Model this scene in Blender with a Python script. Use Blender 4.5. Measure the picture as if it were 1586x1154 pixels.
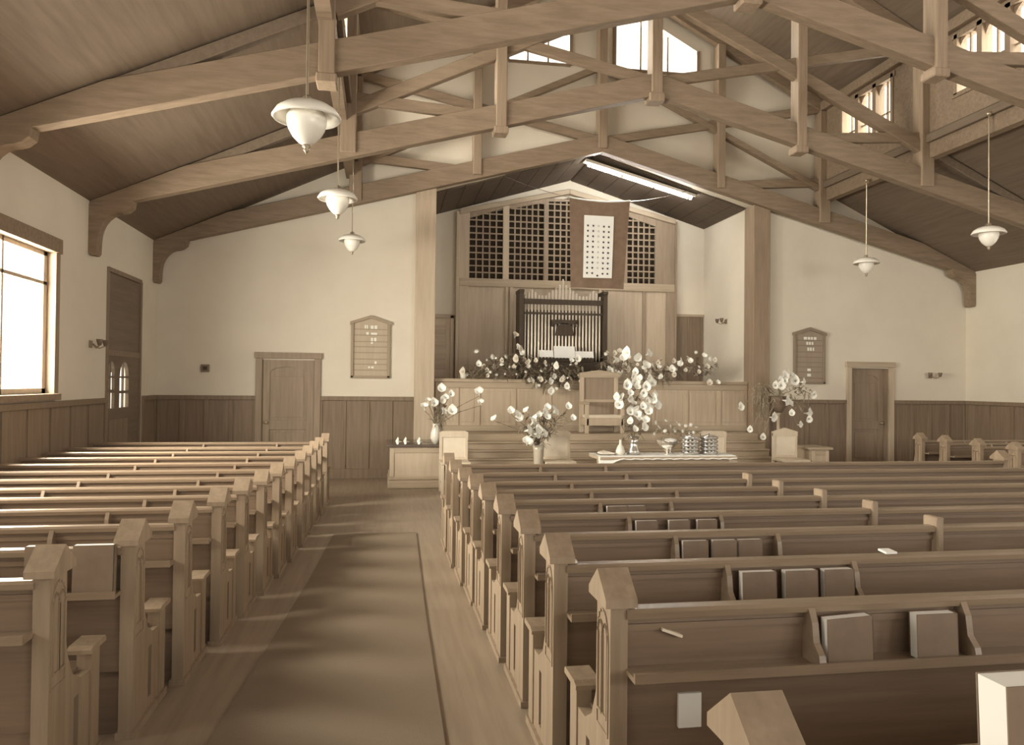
import bpy, bmesh, math, random
from mathutils import Vector, Matrix
random.seed(7)
for o in list(bpy.data.objects): bpy.data.objects.remove(o)
C = bpy.context.scene.collection
SC = bpy.context.scene
PI = math.pi

# ------------------------------------------------------------------ camera
F, YAW, PITCH, ROLL, H = 1191.1, 0.16541, 0.01319, 0.01049, 1.6
fw = Vector((math.sin(YAW)*math.cos(PITCH), math.cos(YAW)*math.cos(PITCH), math.sin(PITCH)))
r0 = Vector((math.cos(YAW), -math.sin(YAW), 0)); u0 = r0.cross(fw)
rt = r0*math.cos(ROLL)+u0*math.sin(ROLL); up = -r0*math.sin(ROLL)+u0*math.cos(ROLL)
cam = bpy.data.cameras.new('camera'); co = bpy.data.objects.new('camera', cam); C.objects.link(co)
m = Matrix.Identity(4)
for i in range(3): m[i][0] = rt[i]; m[i][1] = up[i]; m[i][2] = -fw[i]
m[2][3] = H
co.matrix_world = m
cam.sensor_fit = 'HORIZONTAL'; cam.sensor_width = 36; cam.lens = F/1586*36; cam.clip_start = .02
SC.camera = co

# ------------------------------------------------------------------ view, world, daylight
SC.view_settings.view_transform = 'Standard'; SC.view_settings.look = 'None'
SC.view_settings.gamma = 1; SC.view_settings.use_curve_mapping = False
SC.view_settings.exposure = 0.95
w = bpy.data.worlds.new('world'); SC.world = w; w.use_nodes = True
bg = w.node_tree.nodes['Background']; bg.inputs[0].default_value = (1.0, .95, .84, 1); bg.inputs[1].default_value = 1.3
SUNCOL = (1.0, .95, .86)
def window_light(name, loc, size_h, size_v, direction, power):
    """daylight standing in a window opening, shining into the room"""
    L = bpy.data.lights.new(name, 'AREA'); L.shape = 'RECTANGLE'; L.size = size_h; L.size_y = size_v
    L.energy = power; L.color = SUNCOL
    o = bpy.data.objects.new(name, L); C.objects.link(o); o.location = loc
    o.rotation_euler = Vector(direction).to_track_quat('-Z', 'Y').to_euler()
    return o
CX, W = 3.644, 7.193
XL, XR = CX-W, CX+W               # side walls
YB, YR = 12.9, -4.0               # back (chancel) wall, rear wall
Y1, Y2, Y3 = 7.35, 10.1, 12.74    # trusses
BAYS = [8.05, 5.3, 2.5, -.3, -2.8]     # window centres along the side walls
for yc, pw in zip(BAYS, (350, 230, 55, 12, 10)):
    window_light('daylight', (XL-.42, yc, 2.2), 1.9, 1.5, (1, .05, -.22), pw)
for yc in BAYS:
    window_light('daylight', (XR+.42, yc, 2.2), 1.9, 1.5, (-1, 0, -.1), 14)
for xc, pw in ((-1.2, 5), (2.0, 10), (5.3, 70), (8.6, 150)):
    window_light('daylight', (xc, YR-.42, 2.5), 2.0, 2.4, (0, 1, -.05), pw)  # added fill behind the camera, posing as rear windows, strongest at the right
for yc in (11.5, 8.8, 6.0, 3.2, .4):
    window_light('daylight', (CX+4.15+.5, yc, 6.05), 1.5, 1.0, (-1, 0, -.15), 35)
    window_light('daylight', (CX-4.15-.5, yc, 6.05), 1.5, 1.0, (1, 0, -.15), 130)
for xc, ww in ((2.55, 1.1), (4.68, 1.5)):
    window_light('daylight', (xc, YB+.75, 7.75), ww, 1.3, (0, -1, -.15), 110)

# ------------------------------------------------------------------ materials
def mat(name, col, col2=None, rough=.6, grain=None, scale=4, bump=.0, spec=.3, metal=0, emit=None):
    col = (col[0]*.98, col[1]*1.04, min(.95, col[2]*1.2))       # the print's sepia is only mildly warm
    if col2: col2 = (col2[0]*.98, col2[1]*1.04, min(.95, col2[2]*1.2))
    M = bpy.data.materials.new(name); M.use_nodes = True; nt = M.node_tree; b = nt.nodes['Principled BSDF']
    b.inputs['Roughness'].default_value = rough; b.inputs['Metallic'].default_value = metal
    b.inputs['Specular IOR Level'].default_value = spec
    b.inputs['Base Color'].default_value = (*col, 1)
    if emit:
        b.inputs['Emission Color'].default_value = (*col, 1); b.inputs['Emission Strength'].default_value = emit
    if col2:
        tc = nt.nodes.new('ShaderNodeTexCoord'); mp = nt.nodes.new('ShaderNodeMapping')
        mp.inputs['Scale'].default_value = grain or (1, 1, 1)
        n = nt.nodes.new('ShaderNodeTexNoise'); n.inputs['Scale'].default_value = scale; n.inputs['Detail'].default_value = 6
        n.inputs['Roughness'].default_value = .6
        rp = nt.nodes.new('ShaderNodeValToRGB'); rp.color_ramp.elements[0].position = .32; rp.color_ramp.elements[1].position = .68
        rp.color_ramp.elements[0].color = (*col, 1); rp.color_ramp.elements[1].color = (*col2, 1)
        nt.links.new(tc.outputs['Object'], mp.inputs[0]); nt.links.new(mp.outputs[0], n.inputs['Vector'])
        nt.links.new(n.outputs['Fac'], rp.inputs[0]); nt.links.new(rp.outputs[0], b.inputs['Base Color'])
        if bump:
            bp = nt.nodes.new('ShaderNodeBump'); bp.inputs['Strength'].default_value = bump; bp.inputs['Distance'].default_value = .01
            nt.links.new(n.outputs['Fac'], bp.inputs['Height']); nt.links.new(bp.outputs[0], b.inputs['Normal'])
    return M
GX, GY, GZ = (.6, 9, 9), (9, .6, 9), (9, 9, .6)
M = {}
M['plaster'] = mat('plaster', (.70, .60, .44), (.75, .65, .48), .9, None, 1.2, .15, .1)
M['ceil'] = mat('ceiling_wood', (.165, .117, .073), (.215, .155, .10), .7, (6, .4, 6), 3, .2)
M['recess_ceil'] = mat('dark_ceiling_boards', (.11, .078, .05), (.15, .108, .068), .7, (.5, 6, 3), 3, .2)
M['beam'] = mat('beam_wood', (.215, .15, .09), (.30, .21, .13), .6, (1, 7, 7), 3, .15)
M['beamz'] = mat('post_wood', (.26, .18, .11), (.35, .25, .155), .6, GZ, 3, .15)
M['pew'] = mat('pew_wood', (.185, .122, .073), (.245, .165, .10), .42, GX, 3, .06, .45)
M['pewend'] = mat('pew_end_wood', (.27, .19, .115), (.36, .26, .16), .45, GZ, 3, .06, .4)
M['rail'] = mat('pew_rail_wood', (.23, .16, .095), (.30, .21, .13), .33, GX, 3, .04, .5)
M['wains'] = mat('wainscot_wood', (.20, .138, .083), (.27, .19, .118), .5, GZ, 2.5, .08)
M['door'] = mat('door_wood', (.28, .20, .125), (.36, .265, .17), .5, GZ, 2.5, .08)
M['oak'] = mat('chancel_oak', (.48, .365, .235), (.58, .45, .30), .5, GZ, 2, .08)
M['oakh'] = mat('chancel_oak_trim', (.40, .30, .19), (.50, .385, .25), .45, GX, 2, .08)
M['chair'] = mat('light_chair_wood', (.60, .48, .32), (.68, .55, .38), .5, GZ, 3, .05)
M['chairpanel'] = mat('chair_panel', (.70, .58, .40), (.76, .64, .46), .7, None, 6)
M['floor'] = mat('floor_boards', (.30, .22, .14), (.38, .285, .185), .42, (10, .5, 1), 2, .05, .4)
M['runner'] = mat('aisle_runner', (.26, .195, .125), (.30, .225, .145), .85, (30, 30, 1), 6, .2, .15)
M['dark'] = mat('dark_wood', (.055, .037, .022), (.085, .058, .034), .6, GZ, 4)
M['lattice'] = mat('lattice_wood', (.34, .25, .155), None, .6)
M['void'] = mat('painted_chamber_shade', (.05, .034, .02), None, .95)
M['banner'] = mat('banner_cloth', (.22, .145, .09), (.27, .18, .115), .9, None, 8, .15, .1)
M['white'] = mat('white_cloth', (.93, .88, .74), (.95, .90, .77), .9, None, 10, .1, .1)
M['star'] = mat('dark_star', (.03, .03, .035), None, .9)
M['starpale'] = mat('pale_star', (.62, .57, .46), None, .9)
M['lampglass'] = mat('opal_glass', (.86, .78, .62), None, .25, spec=.5)
M['lampmetal'] = mat('lamp_metal', (.34, .26, .17), None, .4, metal=.6)
M['brass'] = mat('brass', (.55, .45, .30), None, .3, metal=.8)
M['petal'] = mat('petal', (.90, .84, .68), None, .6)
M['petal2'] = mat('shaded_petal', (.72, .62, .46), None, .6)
M['leaf'] = mat('leaf', (.17, .13, .08), (.36, .29, .19), .6, None, 14)
M['leafpale'] = mat('pale_fern', (.30, .24, .15), (.40, .33, .21), .6, None, 10)
M['paper'] = mat('paper', (.85, .79, .66), None, .9)
M['cover'] = mat('book_cover', (.20, .135, .085), (.24, .165, .10), .6, None, 10)
M['card'] = mat('white_card', (.85, .78, .62), None, .8)
M['pipe'] = mat('organ_pipe', (.68, .57, .42), None, .35, metal=.35)
M['marble'] = mat('dark_marble', (.10, .075, .055), (.16, .12, .09), .15, None, 4, spec=.6)
M['vase'] = mat('glazed_vase', (.50, .42, .30), None, .2, spec=.6)
M['vasepale'] = mat('pale_glazed_vase', (.80, .72, .56), None, .3, spec=.6)
M['basket'] = mat('basket', (.17, .12, .075), (.24, .17, .11), .8, (1, 1, 20), 3, .3)
M['tray'] = mat('silver_tray', (.62, .56, .46), None, .25, metal=.9)
M['tube'] = mat('lamp_tube', (1, .93, .76), None, .5, emit=48)
M['reflector'] = mat('reflector_enamel', (.55, .48, .36), None, .35)
g = bpy.data.materials.new('window_glass'); g.use_nodes = True; nt = g.node_tree; nt.nodes.clear()
o_ = nt.nodes.new('ShaderNodeOutputMaterial'); mx = nt.nodes.new('ShaderNodeMixShader'); tr = nt.nodes.new('ShaderNodeBsdfTransparent'); gl = nt.nodes.new('ShaderNodeBsdfGlossy')
gl.inputs['Roughness'].default_value = .1; mx.inputs[0].default_value = .06; tr.inputs[0].default_value = (.97, .96, .92, 1)
nt.links.new(tr.outputs[0], mx.inputs[1]); nt.links.new(gl.outputs[0], mx.inputs[2]); nt.links.new(mx.outputs[0], o_.inputs[0])
M['glass'] = g

# ------------------------------------------------------------------ mesh helpers
class MB:
    def __init__(s): s.v = []; s.f = []
    def add(s, vs, fs):
        n = len(s.v); s.v += [tuple(v) for v in vs]; s.f += [tuple(i+n for i in f) for f in fs]; return s
    def box(s, x0, x1, y0, y1, z0, z1):
        return s.add([(x0,y0,z0),(x1,y0,z0),(x1,y1,z0),(x0,y1,z0),(x0,y0,z1),(x1,y0,z1),(x1,y1,z1),(x0,y1,z1)],
                     [(0,3,2,1),(4,5,6,7),(0,1,5,4),(1,2,6,5),(2,3,7,6),(3,0,4,7)])
    def prism(s, poly, axis, a, b):
        """poly: 2-D outline; axis 'x': (y,z) outline along x, 'y': (x,z), 'z': (x,y)"""
        k = len(poly)
        def P(p, t): return {'x': (t, p[0], p[1]), 'y': (p[0], t, p[1]), 'z': (p[0], p[1], t)}[axis]
        vs = [P(p, a) for p in poly]+[P(p, b) for p in poly]
        fs = [tuple(range(k))[::-1], tuple(range(k, 2*k))]+[(i, (i+1) % k, k+(i+1) % k, k+i) for i in range(k)]
        return s.add(vs, fs)
    def beam(s, p, q, wd, ht, side=None):
        """bar from p to q; side = direction of its width"""
        p = Vector(p); q = Vector(q); d = (q-p).normalized()
        sd = Vector(side) if side else (Vector((0, 0, 1)).cross(d) if abs(d.z) < .9 else Vector((1, 0, 0)))
        sd.normalize(); u = d.cross(sd).normalized()
        vs = []
        for e in (p, q):
            for a, b in ((-1,-1),(1,-1),(1,1),(-1,1)): vs.append(e+sd*a*wd/2+u*b*ht/2)
        return s.add(vs, [(0,3,2,1),(4,5,6,7),(0,1,5,4),(1,2,6,5),(2,3,7,6),(3,0,4,7)])
    def tube(s, pts, r, n=6):
        pts = [Vector(p) for p in pts]; rs = r if isinstance(r, (list, tuple)) else [r]*len(pts)
        vs = []
        for i, p in enumerate(pts):
            d = (pts[min(i+1, len(pts)-1)]-pts[max(i-1, 0)]).normalized()
            a = Vector((1, 0, 0)) if abs(d.x) < .8 else Vector((0, 1, 0)); a = (a-d*a.dot(d)).normalized(); b = d.cross(a)
            for k in range(n): t = 2*PI*k/n; vs.append(p+(a*math.cos(t)+b*math.sin(t))*rs[i])
        fs = [tuple(range(n))[::-1], tuple(range((len(pts)-1)*n, len(pts)*n))]
        for i in range(len(pts)-1):
            for k in range(n): fs.append((i*n+k, i*n+(k+1) % n, (i+1)*n+(k+1) % n, (i+1)*n+k))
        return s.add(vs, fs)
    def lathe(s, prof, c, n=16):
        vs = []; c = Vector(c)
        for r, z in prof:
            for k in range(n): t = 2*PI*k/n; vs.append((c.x+r*math.cos(t), c.y+r*math.sin(t), c.z+z))
        fs = []
        for i in range(len(prof)-1):
            for k in range(n): fs.append((i*n+k, i*n+(k+1) % n, (i+1)*n+(k+1) % n, (i+1)*n+k))
        return s.add(vs, fs)
    def build(s, name, m, parent=None, bevel=0, smooth=False, **props):
        me = bpy.data.meshes.new(name)
        off = org(parent)
        me.from_pydata([(v[0]-off[0], v[1]-off[1], v[2]-off[2]) for v in s.v], [], s.f)
        bm = bmesh.new(); bm.from_mesh(me)
        bmesh.ops.recalc_face_normals(bm, faces=bm.faces)
        if bevel: bmesh.ops.bevel(bm, geom=bm.edges[:], offset=bevel, segments=1, affect='EDGES', clamp_overlap=True)
        bm.to_mesh(me); bm.free()
        if smooth:
            for p in me.polygons: p.use_smooth = True
        me.materials.append(M[m] if isinstance(m, str) else m)
        o = bpy.data.objects.new(name, me); C.objects.link(o)
        if parent: o.parent = parent
        for k, v in props.items(): o[k] = v
        return o
def org(p):
    v = Vector((0, 0, 0))
    while p: v += p.location; p = p.parent
    return v
def thing(name, label, cat, loc=(0, 0, 0), group=None):
    o = bpy.data.objects.new(name, None); C.objects.link(o); o.location = loc; o.empty_display_size = .1
    o['label'] = label; o['category'] = cat
    if group: o['group'] = group
    return o
def tag(o, label, cat, group=None):
    o['label'] = label; o['category'] = cat
    if group: o['group'] = group
    return o
def box(*a): return MB().box(*a)
STR = {'kind': 'structure'}
rnd = random.uniform

# floor: gently raked towards the chancel, level from y = 6.2 on
def fz(y): return .027*max(0, 6.2-y)

# ------------------------------------------------------------------ structure: profile functions
def side_roof(x): return H+5.523-.4683*abs(x-CX)
def main_roof(x): return H+7.33-.53*abs(x-CX)
def chord(x): return H+3.961-.2659*abs(x-CX)           # underside of the scissor chord
CL = 4.15                                            # clerestory walls at CX +- CL
XCL, XCR = CX-CL, CX+CL
REC0, REC1 = .82, 6.50                               # chancel opening
def rec_top(x): return 5.68-.30*abs(x-CX)

def wall_profile(name, y0, y1, xs, lo, hi, openings, m):
    """wall in the xz plane between y0 and y1; openings = (x0,x1,z0,z1) or (x0,x1,z0,fn)"""
    br = sorted(set([x for x in xs]+[v for o in openings for v in o[:2]]))
    mb = MB()
    for a, b in zip(br[:-1], br[1:]):
        c = (a+b)/2; e = 1e-5
        spans = [(lo(a+e), lo(b-e))]
        for o in sorted(openings, key=lambda q: q[2]):
            if o[0] <= c <= o[1]:
                t = o[3] if callable(o[3]) else (lambda x, q=o[3]: q)
                spans += [(o[2], o[2]), (t(a+e), t(b-e))]
        spans.append((hi(a+e), hi(b-e)))
        for (p, q), (r, s) in zip(spans[::2], spans[1::2]):
            if max(r-p, s-q) > .002: mb.prism([(a, p), (b, q), (b, s), (a, r)], 'y', y0, y1)
    return mb.build(name, m, **STR)
zero = lambda x: -.1
def outer(x):
    return (side_roof(x) if abs(x-CX) > CL else main_roof(x))
wall_back = wall_profile('wall_back', YB, YB+.22, [XL, XCL, CX, XCR, XR], zero, outer,
    [(-1.93, -1.11, 0, 1.93), (8.46, 9.22, 0, 1.93), (REC0, CX, -.1, rec_top), (CX, REC1, -.1, rec_top),
     (2.03, 3.12, 7.12, lambda x: main_roof(x)-.45), (3.92, CX+1.8, 7.12, lambda x: main_roof(x)-.45)], 'plaster')
wall_rear = wall_profile('wall_rear', YR-.22, YR, [XL, XCL, CX, XCR, XR], zero, outer,
    [(c-1, c+1, 1.3, 3.7) for c in (-1.2, 2.0, 5.3, 8.6)], 'plaster')  # unseen rear windows, added to let the fill light in
def wall_side(name, x0, x1, ya, yb, z0, z1, openings, m='plaster'):
    mb = MB(); ys = sorted(set([ya, yb]+[v for o in openings for v in o[:2]]))
    for a, b in zip(ys[:-1], ys[1:]):
        c = (a+b)/2; zs = [z0]
        for o in openings:
            if o[0] <= c <= o[1]: zs += [o[2], o[3]]
        zs.append(z1)
        for p, q in zip(zs[::2], zs[1::2]):
            if q-p > .002: mb.box(x0, x1, a, b, p, q)
    return mb.build(name, m, **STR)
ALC = (10.72, 12.12, 0, 3.03)                          # side entrance in the left wall
EZ = side_roof(XL)+.05
WIN = [(yc-1.0, yc+1.0, 1.43, 2.98) for yc in BAYS]
wall_left = wall_side('wall_left', XL-.22, XL, YR, YB, -.1, EZ, [ALC]+WIN)
wall_right = wall_side('wall_right', XR, XR+.22, YR, YB, -.1, EZ, WIN)
# clerestory walls
CWY = [11.5, 8.8, 6.0, 3.2, .4]
CZ0 = side_roof(XCL)-.25; CZ1 = main_roof(XCL)+.02
lights = []
for yc in CWY:
    for k in (-1, 0, 1): lights.append((yc+k*.47-.19, yc+k*.47+.19))
wuL = wall_side('wall_upper_left', XCL-.14, XCL, YR, YB, CZ0, CZ1, [(yc-.7, yc+.7, 5.68, 6.46) for yc in CWY], 'beam')
wuR = wall_side('wall_upper_right', XCR, XCR+.14, YR, YB, CZ0, CZ1, [(yc-.7, yc+.7, 5.68, 6.46) for yc in CWY], 'beam')
# ceilings
def slab(name, x0, x1, fn, ya, yb, th, m):
    return MB().prism([(x0, fn(x0)), (x1, fn(x1)), (x1, fn(x1)+th), (x0, fn(x0)+th)], 'y', ya, yb).build(name, m, **STR)
slab('ceiling', XL-.3, XCL, side_roof, YR, YB+.22, .12, 'ceil')
slab('ceiling', XCR, XR+.3, side_roof, YR, YB+.22, .12, 'ceil')
slab('ceiling', XCL-.3, CX, main_roof, YR, YB+.22, .12, 'ceil')
slab('ceiling', CX, XCR+.3, main_roof, YR, YB+.22, .12, 'ceil')
# floor
fl = MB()
P = [(-8, 8), ]
fl.prism([(YR-.2, fz(YR-.2)), (6.2, 0), (15.4, 0), (15.4, -.2), (YR-.2, -.2)], 'x', XL-.2, XR+.2)
floor = fl.build('floor', 'floor', **STR)
rn = MB(); prev = None
pts = [(3.0, -.72, .27), (5.2, -.62, .30), (6.2, -.575, .32), (8.2, -.49, .36)]
pts = [(-3.5, -.98, .10)]+pts
for (ya, l0, r0_), (yb, l1, r1_) in zip(pts[:-1], pts[1:]):
    rn.add([(l0, ya, fz(ya)+.001), (r0_, ya, fz(ya)+.001), (r1_, yb, fz(yb)+.001), (l1, yb, fz(yb)+.001),
            (l0, ya, fz(ya)+.012), (r0_, ya, fz(ya)+.012), (r1_, yb, fz(yb)+.012), (l1, yb, fz(yb)+.012)],
           [(0,3,2,1),(4,5,6,7),(0,1,5,4),(1,2,6,5),(2,3,7,6),(3,0,4,7)])
tag(rn.build('carpet_runner', 'runner'), 'flat dull runner laid along the left aisle floor', 'carpet')

# chancel recess
YE = 15.0
MB().box(REC0-.2, REC0, YB+.2, YE+.2, -.1, 5.0).build('wall_chancel_left', 'plaster', **STR)
MB().box(REC1, REC1+.2, YB+.2, YE+.2, -.1, 5.0).build('wall_chancel_right', 'plaster', **STR)
wb = wall_profile('wall_chancel_back', YE, YE+.2, [REC0, CX, REC1], zero, lambda x: rec_top(x)+.05, [], 'plaster')
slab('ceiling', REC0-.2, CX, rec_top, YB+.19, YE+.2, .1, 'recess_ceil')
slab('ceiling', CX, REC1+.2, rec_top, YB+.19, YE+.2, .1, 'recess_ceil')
# narrow boards under the chancel ceiling
for k in range(9):
    for s, nm in ((-1, 0), (1, 0)):
        xa = CX+s*(.02+.325*k); xb = CX+s*(.02+.325*(k+1)-.012)
        if abs(xb-CX) > REC1-CX-.02: xb = CX+s*(REC1-CX-.01)
        if abs(xb-CX) <= abs(xa-CX): continue
        za, zb = rec_top(xa), rec_top(xb)
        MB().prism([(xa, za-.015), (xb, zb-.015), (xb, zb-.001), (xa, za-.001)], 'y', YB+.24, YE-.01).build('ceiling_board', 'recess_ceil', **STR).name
# ---- wainscot: panels, battens and cap are pieces of their walls
ZW = 1.348
def wainscot_back(x0, x1, wall=wall_back, y=YB, zt=ZW, pw=.42, mt='wains'):
    n = max(1, round((x1-x0)/pw)); d = (x1-x0)/n
    for i in range(n):
        a = x0+i*d
        MB().box(a+.035, a+d-.035, y-.012, y, .16, zt-.07).build('wainscot_panel', mt, wall)
        MB().box(a-.0 if i else a, a+.035, y-.028, y, .0, zt-.07).build('batten', mt, wall, .003)
        MB().box(a+d-.035, a+d, y-.028, y, .0, zt-.07).build('batten', mt, wall, .003)
    MB().box(x0, x1, y-.045, y, zt-.07, zt).build('chair_rail', mt, wall, .006)
    MB().box(x0, x1, y-.034, y, 0, .16).build('skirting_board', mt, wall, .004)
wainscot_back(XL+.03, -2.03); wainscot_back(-1.01, .50); wainscot_back(6.80, 8.36); wainscot_back(9.32, XR-.03)
def wainscot_side(wall, x, s, y0, y1, zt=ZW, pw=.55, mt='wains'):
    n = max(1, round((y1-y0)/pw)); d = (y1-y0)/n
    def bx(t, ya, yb, za, zb, nm, bv=0):
        a, b = sorted((x, x+s*t)); MB().box(a, b, ya, yb, za, zb).build(nm, mt, wall, bv)
    for i in range(n):
        a = y0+i*d
        bx(.012, a+.03, a+d-.03, .16, zt-.07, 'wainscot_panel'); bx(.028, a, a+.03, 0, zt-.07, 'batten'); bx(.028, a+d-.03, a+d, 0, zt-.07, 'batten')
    bx(.045, y0, y1, zt-.07, zt, 'chair_rail', .006); bx(.034, y0, y1, 0, .16, 'skirting_board')
wainscot_side(wall_left, XL, 1, YR, 10.64); wainscot_side(wall_left, XL, 1, 12.2, YB-.03)
wainscot_side(wall_right, XR, -1, YR, YB-.03)
wainscot_side(bpy.data.objects['wall_chancel_right'], REC1, -1, YB+.25, YE-.06, 1.66, .5, 'oak')
MB().box(5.86, REC1-.03, YE-.03, YE, 0.0, 2.99).build('wainscot_panel', 'wains', wb)
MB().box(5.84, REC1, YE-.05, YE, 2.99, 3.04).build('chair_rail', 'oakh', wb)
for a in (5.86, 6.14, 6.42): MB().box(a, a+.04, YE-.045, YE, 0, 2.99).build('batten', 'wains', wb)

# ---- posts either side of the chancel opening
for x0, x1, lb in ((.50, .83, 'left'), (6.47, 6.79, 'right')):
    MB().box(x0, x1, YB-.14, YB+.23, 0, chord((x0+x1)/2)+.05).build('trim_1' if lb == 'left' else 'trim_2', 'oak' if lb == 'left' else 'beamz', None, .008, **STR)
# ---- plates along the foot and head of the clerestory
for n_, xx in ((3, XCL), (4, XCR)):
    s = 1 if n_ == 3 else -1
    MB().box(min(xx, xx+s*.06), max(xx, xx+s*.06), YR, YB, CZ0+.22, CZ0+.34).build('trim_%d' % n_, 'ceil', None, .006, **STR)
    MB().box(min(xx, xx+s*.1), max(xx, xx+s*.1), YR, YB, CZ1-.2, CZ1-.04).build('trim_%d' % (n_+2), 'beam', None, .006, **STR)

# ------------------------------------------------------------------ windows
wn = [0]
def nwin():
    wn[0] += 1; return 'window_%d' % wn[0]
def side_window(x, s, yc):
    """s: +1 = room lies to +x"""
    w_ = bpy.data.objects.new(nwin(), None); C.objects.link(w_); w_['kind'] = 'structure'; w_.location = (x, yc, 1.4)
    y0, y1, z0, z1 = yc-1.0, yc+1.0, 1.43, 2.98
    def bx(a, b, ya, yb, za, zb, nm, m='wains', bv=.004):
        xa, xb = sorted((x+s*a, x+s*b)); return MB().box(xa, xb, ya, yb, za, zb).build(nm, m, w_, bv)
    bx(-.22, .03, y1-.01, y1+.10, z0-.06, z1+.12, 'casing', 'beamz'); bx(-.22, .03, y0-.10, y0+.01, z0-.06, z1+.12, 'casing', 'beamz')
    bx(-.1, .045, y0-.12, y1+.12, z1-.02, z1+.14, 'head_casing', 'beam')
    bx(-.22, .07, y0-.08, y1+.08, z0-.07, z0, 'sill', 'beam')
    bx(-.11, -.06, y1-.10, y1-.01, z0, z1, 'stile', 'oak'); bx(-.11, -.06, y0+.01, y0+.09, z0, z1, 'stile', 'oak')
    bx(-.10, -.06, y0, y1, z1-.07, z1, 'sash_rail', 'oak'); bx(-.10, -.06, y0, y1, z0, z0+.06, 'sash_rail', 'oak')
    bx(-.10, -.06, y0, y1, 2.60, 2.64, 'transom', 'oak')
    bx(-.10, -.06, yc-.02, yc+.02, z0, z1, 'mullion', 'oak')
    for a, b in ((y0+.09, yc-.02), (yc+.02, y1-.09)):
        for p, q in ((z0+.06, 2.60), (2.64, z1-.07)):
            bx(-.082, -.078, a, b, p, q, 'pane', 'glass', 0)
for yc in BAYS: side_window(XL, 1, yc)
for yc in BAYS: side_window(XR, -1, yc)
def arch_frame(w_, x, s, ya, yb, z0, z1, m='beam'):
    """arched light: spandrels, muntins, pane in the yz plane at x"""
    yc = (ya+yb)/2; hw = (yb-ya)/2; zs = z1-hw*1.15
    n = 7; mb = MB()
    xa, xb = sorted((x-s*.09, x-s*.04))
    for side in (-1, 1):
        arc = []
        for i in range(n+1):
            t = i/n*PI/2; arc.append((yc+side*hw*math.cos(t), zs+hw*1.15*math.sin(t)))
        for i in range(n): # strips from arc to the square head
            (p, q), (r, t) = arc[i], arc[i+1]
            mb.prism([(p, q), (r, t), (r, z1+.01), (p, z1+.01)] if abs(p-r) > 1e-4 else [(p, q), (r, t), (r, t+.001)], 'x', xa, xb)
    mb.build('spandrel', m, w_)
    MB().box(xa+.01, xb-.01, yc-.012, yc+.012, z0, z1).build('muntin', m, w_)
    MB().box(xa+.01, xb-.01, ya, yb, (z0+zs)/2-.01, (z0+zs)/2+.01).build('muntin', m, w_)
    MB().box(xa+.022, xa+.026, ya, yb, z0, z1).build('pane', 'glass', w_)
for x, s in ((XCR, -1), (XCL, 1)):
    for yc in CWY[:4]:
        w_ = bpy.data.objects.new(nwin(), None); C.objects.link(w_); w_['kind'] = 'structure'; w_.location = (x, yc, 5.7)
        xa, xb = sorted((x-s*.14, x+s*.02))
        for y_ in (-.7, -.28, .19, .64):
            wd = .09 if abs(y_) < .5 else .06
            MB().box(xa, xb, yc+y_, yc+y_+wd, 5.66, 6.5).build('mullion', 'beamz', w_)
        MB().box(xa, xb+.0, yc-.74, yc+.74, 5.62, 5.68).build('sill', 'beam', w_); MB().box(xa, xb, yc-.74, yc+.74, 6.44, 6.52).build('head', 'beam', w_)
        for k in (-1, 0, 1): arch_frame(w_, x, s, yc+k*.47-.2, yc+k*.47+.2, 5.68, 6.45)
for a, b in ((2.03, 3.12), (3.92, CX+1.8)):
    w_ = bpy.data.objects.new(nwin(), None); C.objects.link(w_); w_['kind'] = 'structure'; w_.location = ((a+b)/2, YB, 7.1)
    MB().box(a, b, YB-.02, YB+.2, 7.07, 7.12).build('sill', 'beam', w_)
    MB().box(a-.04, a+.02, YB-.02, YB+.15, 7.1, main_roof(a)-.45).build('stile', 'beamz', w_)
    MB().box(b-.02, b+.04, YB-.02, YB+.15, 7.1, main_roof(b)-.45).build('stile', 'beamz', w_)
    for f_ in (.33, .66):
        c_ = a+(b-a)*f_; MB().box(c_-.015, c_+.015, YB+.1, YB+.14, 7.1, main_roof(c_)-.46).build('muntin', 'beamz', w_)
    MB().prism([(a, 7.12), (b, 7.12), (b, main_roof(b)-.45), (a, main_roof(a)-.45)], 'y', YB+.118, YB+.122).build('pane', 'glass', w_)

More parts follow.
